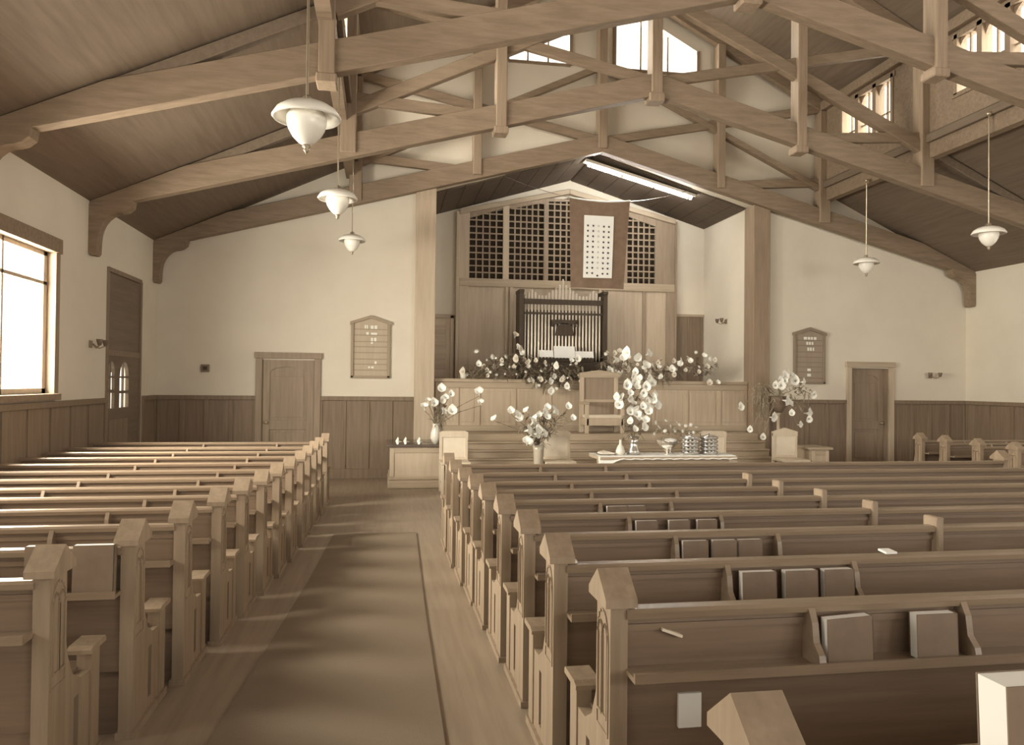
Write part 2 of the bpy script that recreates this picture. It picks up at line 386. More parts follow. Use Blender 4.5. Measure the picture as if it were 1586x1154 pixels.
# ------------------------------------------------------------------ doors
def back_door(n, x0, x1, leaf_dx, knob_right, recess=.0):
    d = bpy.data.objects.new('door_%d' % n, None); C.objects.link(d); d['kind'] = 'structure'; d.location = ((x0+x1)/2, YB, 0)
    zt = 1.93
    MB().box(x0-.1, x0, YB-.04, YB+.02, 0, zt+.02).build('casing', 'oak' if n == 2 else 'door', d, .004)
    MB().box(x1, x1+.1, YB-.04, YB+.02, 0, zt+.02).build('casing', 'oak' if n == 2 else 'door', d, .004)
    MB().box(x0-.12, x1+.12, YB-.055, YB+.02, zt+.02, zt+.12).build('head_casing', 'oakh' if n == 2 else 'door', d, .006)
    y = YB+recess+.03
    for xa_, xb_ in ((x0, x0+.01), (x1-.01, x1)): MB().box(xa_, xb_, YB, YB+.21, 0, zt).build('jamb', 'door', d)
    l = MB().box(x0+.01, x1-.01, y, y+.045, 0.01, zt).build('door_leaf', 'door', d)
    # frame members and the arched upper panel
    st = .12
    MB().box(x0+.01, x0+st, y-.022, y, 0.01, zt).build('stile', 'door', l, .003); MB().box(x1-st, x1-.01, y-.022, y, .01, zt).build('stile', 'door', l, .003)
    for za, zb in ((.01, .22), (.80, .95)): MB().box(x0+st, x1-st, y-.022, y, za, zb).build('rail', 'door', l, .003)
    mb = MB(); k = 10; xa, xb = x0+st, x1-st
    for i in range(k):
        p, q = xa+(xb-xa)*i/k, xa+(xb-xa)*(i+1)/k
        ar = lambda x: zt-.20+.09*math.sqrt(max(0, 1-((x-(xa+xb)/2)/((xb-xa)/2))**2))
        mb.prism([(p, ar(p)), (q, ar(q)), (q, zt), (p, zt)], 'y', y-.022, y)
    mb.build('arched_rail', 'door', l)
    for za, zb in ((.27, .75), (1.0, 1.66)): MB().box(xa+.05, xb-.05, y-.008, y, za, zb).build('panel', 'door', l, .004)
    kx = x1-.06 if knob_right else x0+.07
    MB().lathe([(0, 0), (.03, 0), (.032, .008), (.012, .012), (.012, .03), (.028, .04), (.03, .055), (.018, .07), (0, .072)], (0, 0, 0), 12)
    kb = MB().lathe([(0.001, 0), (.028, 0), (.03, .006), (.012, .012), (.012, .03), (.028, .04), (.031, .055), (.018, .07), (.001, .072)], (0, 0, 0), 12)
    kb.v = [(kx+a, y-.014-c, .92+b) for a, b, c in kb.v]
    kb.build('knob', 'brass', l, smooth=True)
back_door(1, -1.93, -1.11, 0, False); back_door(2, 8.46, 9.22, 0, True, .12)
# chancel back door on the far left of the recess
d = bpy.data.objects.new('door_3', None); C.objects.link(d); d['kind'] = 'structure'; d.location = (1.1, YE, 0)
MB().box(.84, 1.27, YE-.03, YE, .77, 2.84).build('door_leaf', 'oak', d)
MB().box(1.27, 1.34, YE-.06, YE, .77, 2.90).build('casing', 'oak', d, .004); MB().box(.84, 1.36, YE-.06, YE, 2.84, 2.92).build('head_casing', 'oakh', d, .004)
for za, zb in ((.95, 1.7), (1.85, 2.7)): MB().box(.95, 1.18, YE-.042, YE-.03, za, zb).build('panel', 'oakh', d, .004)
# side entrance in the left wall: recess, dark transom panel, door leaves with arched lights
d = bpy.data.objects.new('door_4', None); C.objects.link(d); d['kind'] = 'structure'; d.location = (XL, 11.4, 0)
ya, yb, zt = 10.72, 12.12, 3.03
MB().box(XL-.2, XL+.012, ya-.05, ya+.04, 0, zt+.02).build('casing', 'wains', d, .004)
MB().box(XL-.2, XL+.01, yb-.03, yb+.03, 0, zt).build('casing', 'wains', d, .004)
MB().box(XL-.2, XL+.01, ya, yb, zt-.03, zt+.03).build('head_casing', 'wains', d, .004)
MB().box(XL-.06, XL-.02, ya+.04, yb-.03, 1.98, zt-.03).build('transom_panel', 'ceil', d)
MB().box(XL-.07, XL-.0, ya+.04, yb-.03, 1.90, 1.98).build('transom', 'wains', d, .004)
ops = [(10.80, 11.06), (11.26, 11.64)]
mb = MB(); ys = [ya+.04, 10.80, 11.06, 11.26, 11.64, yb-.03]
for i in range(5):
    if i % 2 == 0: mb.box(XL-.05, XL-.01, ys[i], ys[i+1], 0, 1.9)
    else: mb.box(XL-.05, XL-.01, ys[i], ys[i+1], 0, 1.2); mb.box(XL-.05, XL-.01, ys[i], ys[i+1], 1.83, 1.9)
lf = mb.build('door_leaf', 'ceil', d)
for a, b in ops:
    arch_frame(lf, XL+.032, 1, a, b, 1.2, 1.83, 'ceil')
    for zz in (1.42, 1.62): MB().box(XL-.05, XL-.01, a, b, zz-.012, zz+.012).build('glazing_bar', 'ceil', lf)
for z_ in (.2, .7): MB().box(XL-.01, XL-.003, 10.85, 11.6, z_, z_+.35).build('panel', 'wains', lf, .003)

# ------------------------------------------------------------------ roof trusses
def truss(yc, label, pegs, side_rafters=True, xo=4.13, wo=.2):
    t = thing('roof_truss', label, 'truss', (CX, yc, H+2), 'timber roof trusses across the nave')
    th = .15
    def bm(nm, xa, za, xb, zb, dp, w_=th, m='beam'):
        MB().beam((xa, yc, za), (xb, yc, zb), w_, dp, side=(0, 1, 0)).build(nm, m, t, .008)
    dc = .31
    for s in (-1, 1):
        xw = CX+s*W
        ci = lambda x: min(dc, side_roof(x)-chord(x))
        xm = CX+s*6.1
        MB().prism([(CX, chord(CX)), (xw, chord(xw)), (xw, chord(xw)+ci(xw)), (xm, chord(xm)+ci(xm)), (CX, chord(CX)+dc)], 'y', yc-th/2, yc+th/2).build('lower_chord', 'beam', t, .006)
        rd = .17 if side_rafters else .10
        za = lambda x: side_roof(x)-rd/2
        if side_rafters: bm('side_rafter', CX+s*6.6, za(CX+6.6), CX+s*CL, za(CX+CL), .12, th*.8, 'ceil')
        bm('rafter', CX+s*CL, za(CX+CL)-.02, CX, za(CX)-.02, rd, th*.8)
        zb = lambda x: main_roof(x)-.12
        bm('upper_rafter', CX+s*CL, zb(CX+CL), CX, zb(CX), .2, th*.8)
        for dx in (2.15, xo):
            x = CX+s*dx
            if 'o' in pegs and dx < 4 and s < 0: continue
            wp = .14 if dx < 4 else wo
            top = main_roof(x)-.2; pg = 'i' in pegs if dx < 4 else 'o' in pegs
            bot = chord(x)-.02 if pg else chord(x)+.06
            MB().box(x-wp/2, x+wp/2, yc-th*.72, yc+th*.72, bot, top).build('post', 'beamz', t, .008)
            if pg: MB().box(x-.095, x+.095, yc-.115, yc+.115, bot-.075, bot+.02).build('peg', 'beamz', t, .012)
        bm('web', CX+s*.1, chord(CX)+.22, CX+s*(CL-.02), main_roof(CX+CL)-.12, .14, th*.6)
        bm('web', CX+s*2.2, chord(CX+2.15)+.13, CX+s*(CL-.02), H+3.66, .14, th*.6)
        d_ = -s; zc_ = chord(xw)+.02
        prof = [(xw, zc_+.05), (xw, zc_-.53), (xw+d_*.03, zc_-.57), (xw+d_*.075, zc_-.57), (xw+d_*.095, zc_-.54)]
        for i in range(8):
            a = i/7*PI/2; prof.append((xw+d_*(.36-.26*math.cos(a)), zc_-.40+.36*math.sin(a)))
        prof += [(xw+d_*.42, zc_-.02), (xw+d_*.48, zc_+.03), (xw+d_*.50, zc_+.14)]
        MB().prism(prof, 'y', yc-th*.6, yc+th*.6).build('bracket', 'beam', t, 0)
    MB().box(CX-.075, CX+.075, yc-th*.72, yc+th*.72, chord(CX)+(0 if 'i' in pegs else .06), main_roof(CX)-.1).build('post', 'beamz', t, .008)
    if 'i' in pegs: MB().box(CX-.11, CX+.11, yc-.115, yc+.115, chord(CX)-.09, chord(CX)+.03).build('peg', 'beamz', t, .012)
truss(Y3, 'timber scissor truss set against the plaster gable above the chancel opening', '', False)
truss(Y2, 'timber scissor truss in the middle, its peak just in front of the gable wall', 'i')
truss(Y1, 'nearest timber scissor truss, cut off by the top of the picture', 'io', True, 4.2, .15)

# ------------------------------------------------------------------ organ screen in the chancel
scr = thing('organ_screen', 'oak panelled organ screen with lattice grilles filling the chancel end', 'screen', (CX, YE-.1, .77))
SX0, SX1 = 1.42, 5.82
ysf = YE-.12
zs_top = lambda x: 5.36-.23*abs(x-3.6)
MB().prism([(SX0, .77), (SX1, .77), (SX1, zs_top(SX1)-.05), (3.6, zs_top(3.6)-.05), (SX0, zs_top(SX0)-.05)], 'y', YE-.015, YE-.002).build('backing', 'void', scr)  # dark sheet on the wall; its colour stands for unlit depth behind the grilles
gr = [(1.62, 2.28, 3.62, 4.80, 5.02), (2.40, 3.10, 3.62, 5.02, 5.17), (3.19, 4.05, 3.62, 5.2, 5.24), (4.14, 4.72, 3.62, 5.12, 5.02), (4.82, 5.40, 3.62, 4.98, 4.80)]
# frame of the screen above the panels: stiles and gable rail
mb = MB(); xs = [SX0]+[v for g_ in gr for v in g_[:2]]+[SX1]
for i in range(0, len(xs), 2):
    MB().prism([(xs[i], 3.62), (xs[i+1], 3.62), (xs[i+1], zs_top(xs[i+1])), (xs[i], zs_top(xs[i]))], 'y', ysf, ysf+.06).build('stile', 'oak' if i < 4 else 'door', scr)  # right-hand stiles in darker wood: the shade there is put into the material
for g_ in gr:
    MB().prism([(g_[0], g_[3]), (g_[1], g_[4]), (g_[1], zs_top(g_[1])), (g_[0], zs_top(g_[0]))], 'y', ysf, ysf+.06).build('head_panel', 'door', scr)
    lt = MB(); nx = max(2, round((g_[1]-g_[0])/.125)); top = max(g_[3], g_[4])
    ztop = lambda x: g_[3]+(g_[4]-g_[3])*(x-g_[0])/(g_[1]-g_[0])
    for i in range(1, nx):
        x = g_[0]+(g_[1]-g_[0])*i/nx; lt.box(x-.014, x+.014, ysf+.012, ysf+.032, g_[2], ztop(x))
    nz = round((top-g_[2])/.128)
    for j in range(1, nz+1):
        z = g_[2]+.128*j
        if z > min(g_[3], g_[4]):  # rows cut by the slope
            xc = g_[0]+(z-g_[3])/(g_[4]-g_[3])*(g_[1]-g_[0]) if g_[4] != g_[3] else g_[1]
            a, b = (xc, g_[1]) if g_[4] > g_[3] else (g_[0], xc)
        else: a, b = g_[0], g_[1]
        if 0 < b-a: lt.box(a, b, ysf+.01, ysf+.03, z-.013, z+.013)
    lt.build('lattice_grille', 'lattice', scr)
MB().box(SX0, SX1, ysf-.02, ysf+.06, 3.47, 3.63).build('middle_rail', 'oakh', scr, .008)
pn = [1.42, 1.62, 2.28, 2.46, 4.26, 4.42, 5.1, 5.24, 5.66, 5.82]
MB().box(SX0, SX1, ysf+.01, ysf+.05, .77, 3.47).build('lower_panelling', 'oak', scr)
for i, x in enumerate([1.42, 2.33, 2.42, 4.22, 4.32, 5.14, 5.64]):
    wd = .18 if i in (0, 6) else .06
    MB().box(x, x+wd, ysf-.03, ysf+.01, .77, 3.47).build('pilaster', 'oak' if i < 4 else 'door', scr, .006)  # darker wood on the right paints that half's shade
# gabled crown moulding
for s in (-1, 1):
    xe = SX0 if s < 0 else SX1
    MB().prism([(3.6, zs_top(3.6)), (xe, zs_top(xe)), (xe, zs_top(xe)+.10), (3.6, zs_top(3.6)+.10)], 'y', ysf-.06, ysf+.06).build('crown_moulding', 'oakh', scr, .01)
MB().box(SX0-.06, SX0, ysf-.04, ysf+.11, .77, zs_top(SX0)+.06).build('side_moulding', 'oak', scr, .006)
MB().box(SX1, SX1+.04, ysf-.04, ysf+.11, .77, zs_top(SX1)+.06).build('side_moulding', 'door', scr, .006)  # darker than the left moulding, shade put into its colour

# ---- choir floor (raised) and organ
MB().box(REC0, REC1, YB+.1, YE, -.05, .77).build('floor_choir', 'floor', **STR)
og = thing('organ', 'dark reed organ with a row of display pipes in the chancel', 'organ', (3.36, 14.3, .77))
oy = 14.3
MB().box(2.50, 2.585, oy-.1, oy+.3, .77, 3.32).build('case_side', 'dark', og, .006)
MB().box(4.13, 4.215, oy-.1, oy+.3, .77, 3.32).build('case_side', 'dark', og, .006)
for x in (2.54, 4.17): MB().box(x-.05, x+.05, oy-.12, oy+.3, 3.30, 3.36).build('side_cap', 'dark', og, .006)
MB().box(2.55, 4.17, oy+.12, oy+.3, .77, 3.0).build('case_back', 'dark', og)
MB().box(2.50, 4.2, oy-.34, oy+.1, .77, 2.0).build('console', 'dark', og, .01)
MB().box(2.55, 4.17, oy-.06, oy-.03, 3.09, 3.19).build('pipe_rail', 'dark', og, .004); MB().box(2.55, 4.17, oy-.06, oy-.03, 2.90, 2.94).build('pipe_rail', 'dark', og, .004)
for k in range(23):
    x = 2.63+k*.0665; u = k/22*2-1
    a = abs(u)
    top = 3.27+(.26*max(0, 1-a/.45)**1.0)+(.06 if a > .72 and a < .92 else 0)+(.06 if k == 11 else 0)
    if k in (2, 20): top += .05
    bot = 2.0
    mb = MB().lathe([(.001, 0), (.012, .0), (.022, .12), (.022, top-bot-.03), (.013, top-bot), (.001, top-bot+.002)], (x, oy+.02, bot), 8)
    mb.build('pipe', 'pipe', og, smooth=True)
    if 9 <= k <= 15: pass
# carved cresting and the music desk on the console
mb = MB().box(3.12, 3.62, oy-.12, oy-.06, 2.72, 2.80)
for x in (3.14, 3.58): mb.lathe([(.001, 0), (.03, .02), (.02, .06), (.035, .1), (.001, .13)], (x, oy-.1, 2.66), 8)
mb.build('cresting', 'dark', og)
MB().prism([(3.18, 2.5), (3.56, 2.5), (3.52, 2.66), (3.44, 2.74), (3.30, 2.74), (3.22, 2.66)], 'y', oy-.12, oy-.09).build('music_desk', 'dark', og, .004)
MB().box(2.86, 3.90, oy-.30, oy-.14, 2.0, 2.06).build('key_shelf', 'dark', og, .004)
for x0, x1, z0, z1, lb in ((3.12, 3.52, 2.07, 2.29, 'tall white sheet music in the middle of the organ desk'),
                           (2.84, 3.11, 2.08, 2.21, 'white sheet music at the left of the organ desk'),
                           (3.53, 3.88, 2.08, 2.20, 'long low white sheet at the right of the organ desk')):
    tag(MB().prism([(oy-.36, z0), (oy-.352, z0), (oy-.285, z1), (oy-.293, z1)], 'x', x0, x1).build('sheet_music', 'paper'), lb, 'sheet music', 'sheet music on the organ')

# ---- choir parapet
pr = thing('choir_parapet', 'panelled oak parapet closing off the choir behind the flowers', 'parapet', (CX, 13.0, .0))
MB().box(.86, 6.46, 12.97, 13.03, 0.0, 1.60).build('panelling', 'oak', pr)
MB().box(.84, 6.46, 12.93, 13.07, 1.60, 1.66).build('coping', 'oakh', pr, .01)
MB().box(.86, 6.46, 12.94, 12.97, .77, .87).build('base_moulding', 'oakh', pr, .008)
MB().box(.86, 6.46, 12.945, 12.97, 1.50, 1.60).build('top_rail', 'oakh', pr, .006)
x = .86
for wd in (.34, .36, .62, .62, .62, .62, .62, .62, .62, .56):
    MB().box(x, x+.06, 12.95, 12.97, .87, 1.50).build('stile', 'oak', pr, .004)
    MB().box(x+.10, x+wd-.04, 12.962, 12.97, .93, 1.45).build('panel', 'oak', pr, .004)
    x += wd
# ---- pulpit platform with steps
pf = thing('pulpit_platform', 'stepped oak platform in front of the choir parapet', 'platform', (CX, 12.2, 0))
MB().box(.95, 6.36, 12.34, 12.88, 0, .77).build('upper_deck', 'oakh', pf, .01)
for i, (y0, z) in enumerate(((12.10, .66), (11.96, .54), (11.82, .42))):
    MB().box(.95, 6.36, y0, y0+.26 if i == 0 else y0+.16, 0, z-.03).build('riser', 'oakh', pf)
    MB().box(.95, 6.36, y0-.03, y0+.25 if i == 0 else y0+.14, z-.03, z).build('tread', 'oakh', pf, .008)
# ---- pedestals at the platform ends
def pedestal(x0, x1, y0, y1, zt, lb, slab_m):
    p = thing('platform_pedestal', lb, 'pedestal', ((x0+x1)/2, y0, 0))
    MB().box(x0+.03, x1-.03, y0+.03, y1-.03, .0, zt-.04).build('body', 'oak', p)
    MB().box(x0, x1, y0, y1, 0, .12).build('plinth', 'oakh', p, .01); MB().box(x0+.01, x1-.01, y0+.01, y1-.01, .12, .18).build('plinth_moulding', 'oakh', p, .015)
    for a in (x0+.03, x1-.09): MB().box(a, a+.06, y0+.018, y0+.03, .18, zt-.06).build('stile', 'oak', p, .003)
    MB().box(x0+.09, x1-.09, y0+.018, y0+.03, zt-.13, zt-.06).build('rail', 'oakh', p, .003)
    MB().box(x0-.02, x1+.02, y0-.02, y1+.02, zt-.04, zt).build('top_slab', slab_m, p, .006)
pedestal(.08, .93, 11.6, 12.6, .66, 'oak box pedestal with a dark polished top left of the platform', 'marble')
pedestal(6.72, 7.08, 11.30, 11.80, .62, 'small oak box pedestal right of the platform', 'oakh')

# ------------------------------------------------------------------ chairs
def low_chair(xc, y, lb, gable=False, wd=.40, rot=0):
    c = thing('chair', lb, 'chair', (xc, y, 0), 'light oak chairs before the platform')
    h0 = .88; a, b = xc-wd/2, xc+wd/2
    # the chair faces the pews: back stands at +y
    yb_ = y+.30
    for xx in (a, b-.045):
        MB().box(xx, xx+.045, yb_, yb_+.04, 0, h0-.03).build('leg', 'chair', c, .004)
        MB().box(xx, xx+.045, yb_-.38, yb_-.34, 0, .42).build('leg', 'chair', c, .004)
    MB().box(a, b, yb_-.39, yb_+.02, .42, .46).build('seat', 'chair', c, .006)
    if gable: MB().prism([(a, h0-.08), (b, h0-.08), (b, h0-.01), (xc, h0+.05), (a, h0-.01)], 'y', yb_-.005, yb_+.045).build('top_rail', 'chair', c)
    else: MB().prism([(a, h0-.09), (b, h0-.09), (b, h0-.02), (b-.04, h0), (a+.04, h0), (a, h0-.02)], 'y', yb_-.005, yb_+.045).build('top_rail', 'chair', c)
    MB().box(a+.045, b-.045, yb_+.012, yb_+.026, .5, h0-.08).build('back_panel', 'chairpanel', c)
    MB().box(a+.045, b-.045, yb_, yb_+.04, .46, .5).build('bottom_rail', 'chair', c, .003)
    for xx in (a+.01, b-.04): MB().box(xx, xx+.03, yb_-.35, yb_, .12, .15).build('stretcher', 'chair', c)
low_chair(1.03, 11.0, 'light oak panel-back chair beside the dark-topped pedestal', wd=.42)
low_chair(2.56, 11.0, 'light oak panel-back chair with a tall calla bouquet beside it', wd=.46)
low_chair(5.08, 11.0, 'light oak panel-back chair at the right end of the communion table', wd=.42)
low_chair(6.28, 11.0, 'light oak chair with a gabled top rail beside the fern stand', True, .42)
pc = thing('pulpit_chair', 'tall throne-like oak pulpit chair with high panelled back', 'chair', (3.63, 12.5, .77))
a, b = 3.30, 3.97
for xx in (a, b-.07): MB().box(xx, xx+.07, 12.70, 12.77, .77, 1.76).build('back_post', 'oak', pc, .005)
MB().prism([(a-.01, 1.70), (b+.01, 1.70), (b+.01, 1.78), ((a+b)/2, 1.83), (a-.01, 1.78)], 'y', 12.68, 12.79).build('crest_rail', 'oakh', pc)
MB().box(a+.07, b-.07, 12.73, 12.75, 1.0, 1.72).build('back_panel', 'door', pc)
MB().box(a+.07, b-.07, 12.71, 12.77, 1.28, 1.33).build('cross_rail', 'oakh', pc, .004)
MB().box(a+.04, b-.04, 12.34, 12.72, 1.02, 1.08).build('seat_cushion', 'chairpanel', pc, .012)
MB().box(a+.02, b-.02, 12.34, 12.74, .90, 1.02).build('seat_frame', 'oak', pc, .005)
for xx in (a, b-.06):
    MB().box(xx, xx+.06, 12.34, 12.40, .77, 1.25).build('front_leg', 'oak', pc, .005); MB().box(xx-.01, xx+.07, 12.34, 12.76, 1.25, 1.29).build('armrest', 'oakh', pc, .006)

# ------------------------------------------------------------------ communion table
ct = thing('communion_table', 'long oak communion table with a white cloth before the platform', 'table', (3.72, 9.9, 0))
TZ = .64
MB().box(2.80, 4.72, 9.72, 10.28, TZ-.045, TZ).build('tabletop', 'oakh', ct, .008)
MB().box(2.90, 4.62, 9.77, 10.23, TZ-.14, TZ-.045).build('apron', 'oakh', ct, .004)
for x in (2.90, 4.52):
    for y in (9.78, 10.12): MB().lathe([(.035, 0), (.045, .04), (.03, .07), (.026, .2), (.045, .3), (.03, .38), (.045, TZ-.14)], (x+.05, y+.05, 0), 10).build('leg', 'oak', ct, smooth=True)
mb = MB(); nx, ny = 40, 5
vs = []
for j in range(ny):
    for i in range(nx):
        x = 2.78+(4.70-2.78)*i/(nx-1); y = 9.74+.48*j/(ny-1)
        vs.append((x, y, TZ+.006+.006*abs(math.sin(i*1.3+j))))
fs = [(j*nx+i, j*nx+i+1, (j+1)*nx+i+1, (j+1)*nx+i) for j in range(ny-1) for i in range(nx-1)]
n0 = len(vs)
for i in range(nx):  # narrow front fall
    x = 2.78+(4.70-2.78)*i/(nx-1); dr = .085 if i < 5 else .035
    if i == 5: dr = .05
    vs.append((x, 9.712, TZ-dr+.006*math.sin(i*2)))
fs += [(i, n0+i, n0+i+1, i+1) for i in range(nx-1)]
mb.add(vs, fs)
tag(mb.build('tablecloth', 'white'), 'white cloth spread over the communion table, hanging at its left end', 'tablecloth')
def tray(x, y, n, lb):
    t = thing('communion_tray_stack', lb, 'tray', (x, y, TZ+.012), 'stacked silver communion trays')
    for k in range(n):
        z = TZ+.012+k*.05
        MB().lathe([(.001, 0), (.11, .0), (.125, .012), (.125, .03), (.118, .034), (.112, .018), (.001, .016)], (x, y, z), 20).build('tray', 'tray', t, smooth=True)
        if k < n-1:
            cp = MB()
            for q in range(10): cp.lathe([(.012, 0), (.014, .03)], (x+.09*math.cos(q*.628), y+.09*math.sin(q*.628), z+.017), 6)
            cp.build('cups', 'paper', t, kind='stuff')
    MB().lathe([(.001, .03), (.02, .03), (.1, .012), (.12, 0), (.001, 0)], (x, y, TZ+.012+(n-1)*.05+.034), 20).build('lid', 'tray', t, smooth=True)
    MB().lathe([(.008, 0), (.008, .03), (.03, .035), (.001, .05)], (x, y, TZ+.012+(n-1)*.05+.06), 8).build('lid_knob', 'tray', t, smooth=True)
tray(4.14, 9.97, 5, 'left of two silver communion tray stacks on the white cloth')
tray(4.42, 9.99, 5, 'right of two silver communion tray stacks at the table end')
g1 = MB().lathe([(.001, 0), (.035, 0), (.03, .008), (.008, .014), (.008, .07), (.06, .10), (.075, .13), (.07, .13), (.05, .105), (.001, .085)], (3.77, 9.86, TZ+.012), 18)
tag(g1.build('goblet', 'vasepale', smooth=True), 'pale footed compote dish standing on the white cloth', 'dish')
pl = thing('bread_plate', 'raised plate of bread behind the pale footed dish', 'plate', (3.92, 10.12, TZ+.012))
MB().lathe([(.001, 0), (.05, 0), (.02, .01), (.015, .13), (.085, .15), (.10, .165), (.001, .155)], (3.92, 10.12, TZ+.012), 18).build('stand', 'tray', pl, smooth=True)
MB().lathe([(.085, 0), (.08, .03), (.001, .045)], (3.92, 10.12, TZ+.175), 14).build('bread', 'paper', pl, smooth=True)
bk = thing('bible', 'open dark bible lying at the left end of the white cloth', 'book', (2.97, 9.98, TZ+.014))
MB().prism([(2.86, .66), (3.05, .66), (3.045, .68), (2.95, .70), (2.87, .68)], 'y', 9.88, 10.08).build('pages', 'petal2', bk)
MB().box(2.85, 3.06, 9.87, 10.09, TZ+.013, .66).build('cover', 'dark', bk)

# ------------------------------------------------------------------ flowers
def lily_mesh(m='petal'):
    mb = MB(); n = 9; rows = []
    prof = [(.005, 0), (.010, .032), (.020, .058), (.036, .076), (.047, .080)]
    vs = []
    for i, (r, z) in enumerate(prof):
        for k in range(n):
            t = 2*PI*k/n; lip = (1+.55*max(0, math.cos(t))**3) if i >= 3 else 1
            vs.append((r*lip*math.cos(t), r*math.sin(t), z-(.014 if (i == 4 and math.cos(t) > .5) else 0)-(.012 if (i >= 3 and math.cos(t) < -.4) else 0)))
    fs = [(i*n+k, i*n+(k+1) % n, (i+1)*n+(k+1) % n, (i+1)*n+k) for i in range(4) for k in range(n)]
    mb.add(vs, fs)
    mb.tube([(0, 0, .01), (0, 0, .058)], [.004, .003], 5)
    me = bpy.data.meshes.new('lily'); me.from_pydata(mb.v, [], mb.f); me.materials.append(M[m])
    for p in me.polygons: p.use_smooth = True
    return me
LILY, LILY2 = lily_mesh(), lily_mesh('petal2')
def daisy_mesh():
    mb = MB(); n = 12; vs = [(0, 0, .006)]
    for k in range(n*2):
        t = PI*k/n; r = .042 if k % 2 == 0 else .020
        vs.append((r*math.cos(t), r*math.sin(t), .014 if k % 2 == 0 else .004))
    mb.add(vs, [(0, 1+k, 1+(k+1) % (2*n)) for k in range(2*n)])
    mb.lathe([(.012, .004), (.009, .014), (.001, .017)], (0, 0, 0), 6)
    me = bpy.data.meshes.new('blossom'); me.from_pydata(mb.v, [], mb.f); me.materials.append(M['petal']); return me
DAISY = daisy_mesh()
def add_flower(parent, p, d, s=1.0, kind=None, name='lily'):
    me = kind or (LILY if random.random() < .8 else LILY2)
    o = bpy.data.objects.new(name, me); C.objects.link(o); o.parent = parent
    o.location = Vector(p)-org(parent); o.rotation_euler = Vector(d).to_track_quat('Z', 'X').to_euler(); o.scale = (s, s, s)
    return o
def leafblades(mb, c, d, L, wd):
    """one bent leaf, folded along its rib"""
    c = Vector(c); d = Vector(d).normalized(); sd = d.cross(Vector((rnd(-.3, .3), rnd(-.3, .3), 1))).normalized()
    if sd.length < .1: sd = Vector((1, 0, 0))
    dn = Vector((0, 0, -1)); vs = []
    for t, w_ in ((0, .15), (.35, 1), (.7, .75), (1, .03)):
        q = c+d*L*t+dn*L*.45*t*t
        vs += [q+sd*wd*w_/2-dn*.0, q+dn*-.08*wd, q-sd*wd*w_/2]
    fs = []
    for i in range(3): fs += [(i*3, i*3+1, i*3+4, i*3+3), (i*3+1, i*3+2, i*3+5, i*3+4)]
    mb.add(vs, fs)
def foliage(parent, centres, n, spread, L=(.06, .16), wd=(.015, .04), m='leaf', stems=None, down=.0):
    mb = MB()
    for c in centres:
        for _ in range(n):
            p = Vector(c)+Vector((rnd(-1, 1)*spread[0], rnd(-1, 1)*spread[1], rnd(-1, 1)*spread[2]))
            leafblades(mb, p, (rnd(-1, 1), rnd(-1, .7), rnd(-.5, 1)-down), rnd(*L), rnd(*wd))
    if stems:
        for a, b in stems:
            a = Vector(a); b = Vector(b); mid = (a+b)/2+Vector((0, 0, .25*(b-a).length*.3)); mb.tube([a, mid, b], .005, 4)
    return mb.build('foliage', m, parent, kind='stuff')
def at(x, y, Y):
    """world point on the plane at depth Y, read off the photograph's own pixel grid"""
    d = fw+rt*(x-793)/F+up*(577-y)/F; return Vector((0, 0, H))+d*(Y/d.y)
def garland(lb, pts, Y, nleaf, spots, extra=0, droop=0):
    t = thing('flower_garland', lb, 'flowers', (at(*pts[len(pts)//2], Y).x, Y, 1.66), 'white flower garlands along the choir parapet')
    cs = [at(x, y, Y) for x, y in pts]
    foliage(t, cs, nleaf, (.16, .07, .09), (.07, .17), (.02, .045))
    for (x, y) in spots:
        q = at(x, y, Y-rnd(.05, .16)); add_flower(t, q, (rnd(-.8, .8), rnd(-1.3, -.5), rnd(-.2, .9)), rnd(.85, 1.35), None if random.random() < .75 else DAISY)
    for _ in range(extra):
        x, y = random.choice(pts); q = at(x+rnd(-16, 16), y+rnd(-16, 14), Y-rnd(.03, .15))
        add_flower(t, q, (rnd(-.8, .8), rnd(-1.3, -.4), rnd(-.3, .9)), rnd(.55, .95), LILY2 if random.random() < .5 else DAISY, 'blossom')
    return t
garland('white lily garland trailing over the left half of the choir parapet',
        [(735, 572), (750, 575), (765, 570), (780, 575), (795, 568), (808, 572), (822, 578), (836, 572), (850, 580), (862, 574), (876, 580), (888, 574), (900, 582), (770, 560), (792, 556), (818, 560), (846, 586), (868, 590), (830, 590)], 12.9, 42,
        [(797, 523), (800, 541), (806, 547), (783, 553), (762, 553), (738, 545), (777, 565), (803, 556), (812, 550), (741, 566), (820, 592), (830, 598), (849, 592), (855, 585), (850, 605), (862, 602), (872, 590), (880, 598), (855, 610), (868, 586), (884, 562), (893, 556), (845, 566), (866, 567), (720, 577)], 44)
garland('white blossom garland over the right half of the choir parapet',
        [(945, 562), (958, 566), (972, 570), (990, 574), (1008, 572), (1024, 568), (1040, 574), (1056, 572), (1070, 566), (1084, 574), (1096, 572), (1032, 580), (1012, 584)], 12.9, 32,
        [(938, 548), (960, 548), (975, 553), (985, 560), (1000, 550), (1010, 566), (1000, 573), (1022, 572), (1024, 586), (1048, 560), (1040, 575), (1054, 568), (1070, 563), (1090, 555), (1100, 556), (1078, 546), (1094, 570), (1099, 596), (1111, 595), (968, 572), (950, 562), (942, 577), (956, 580)], 32)
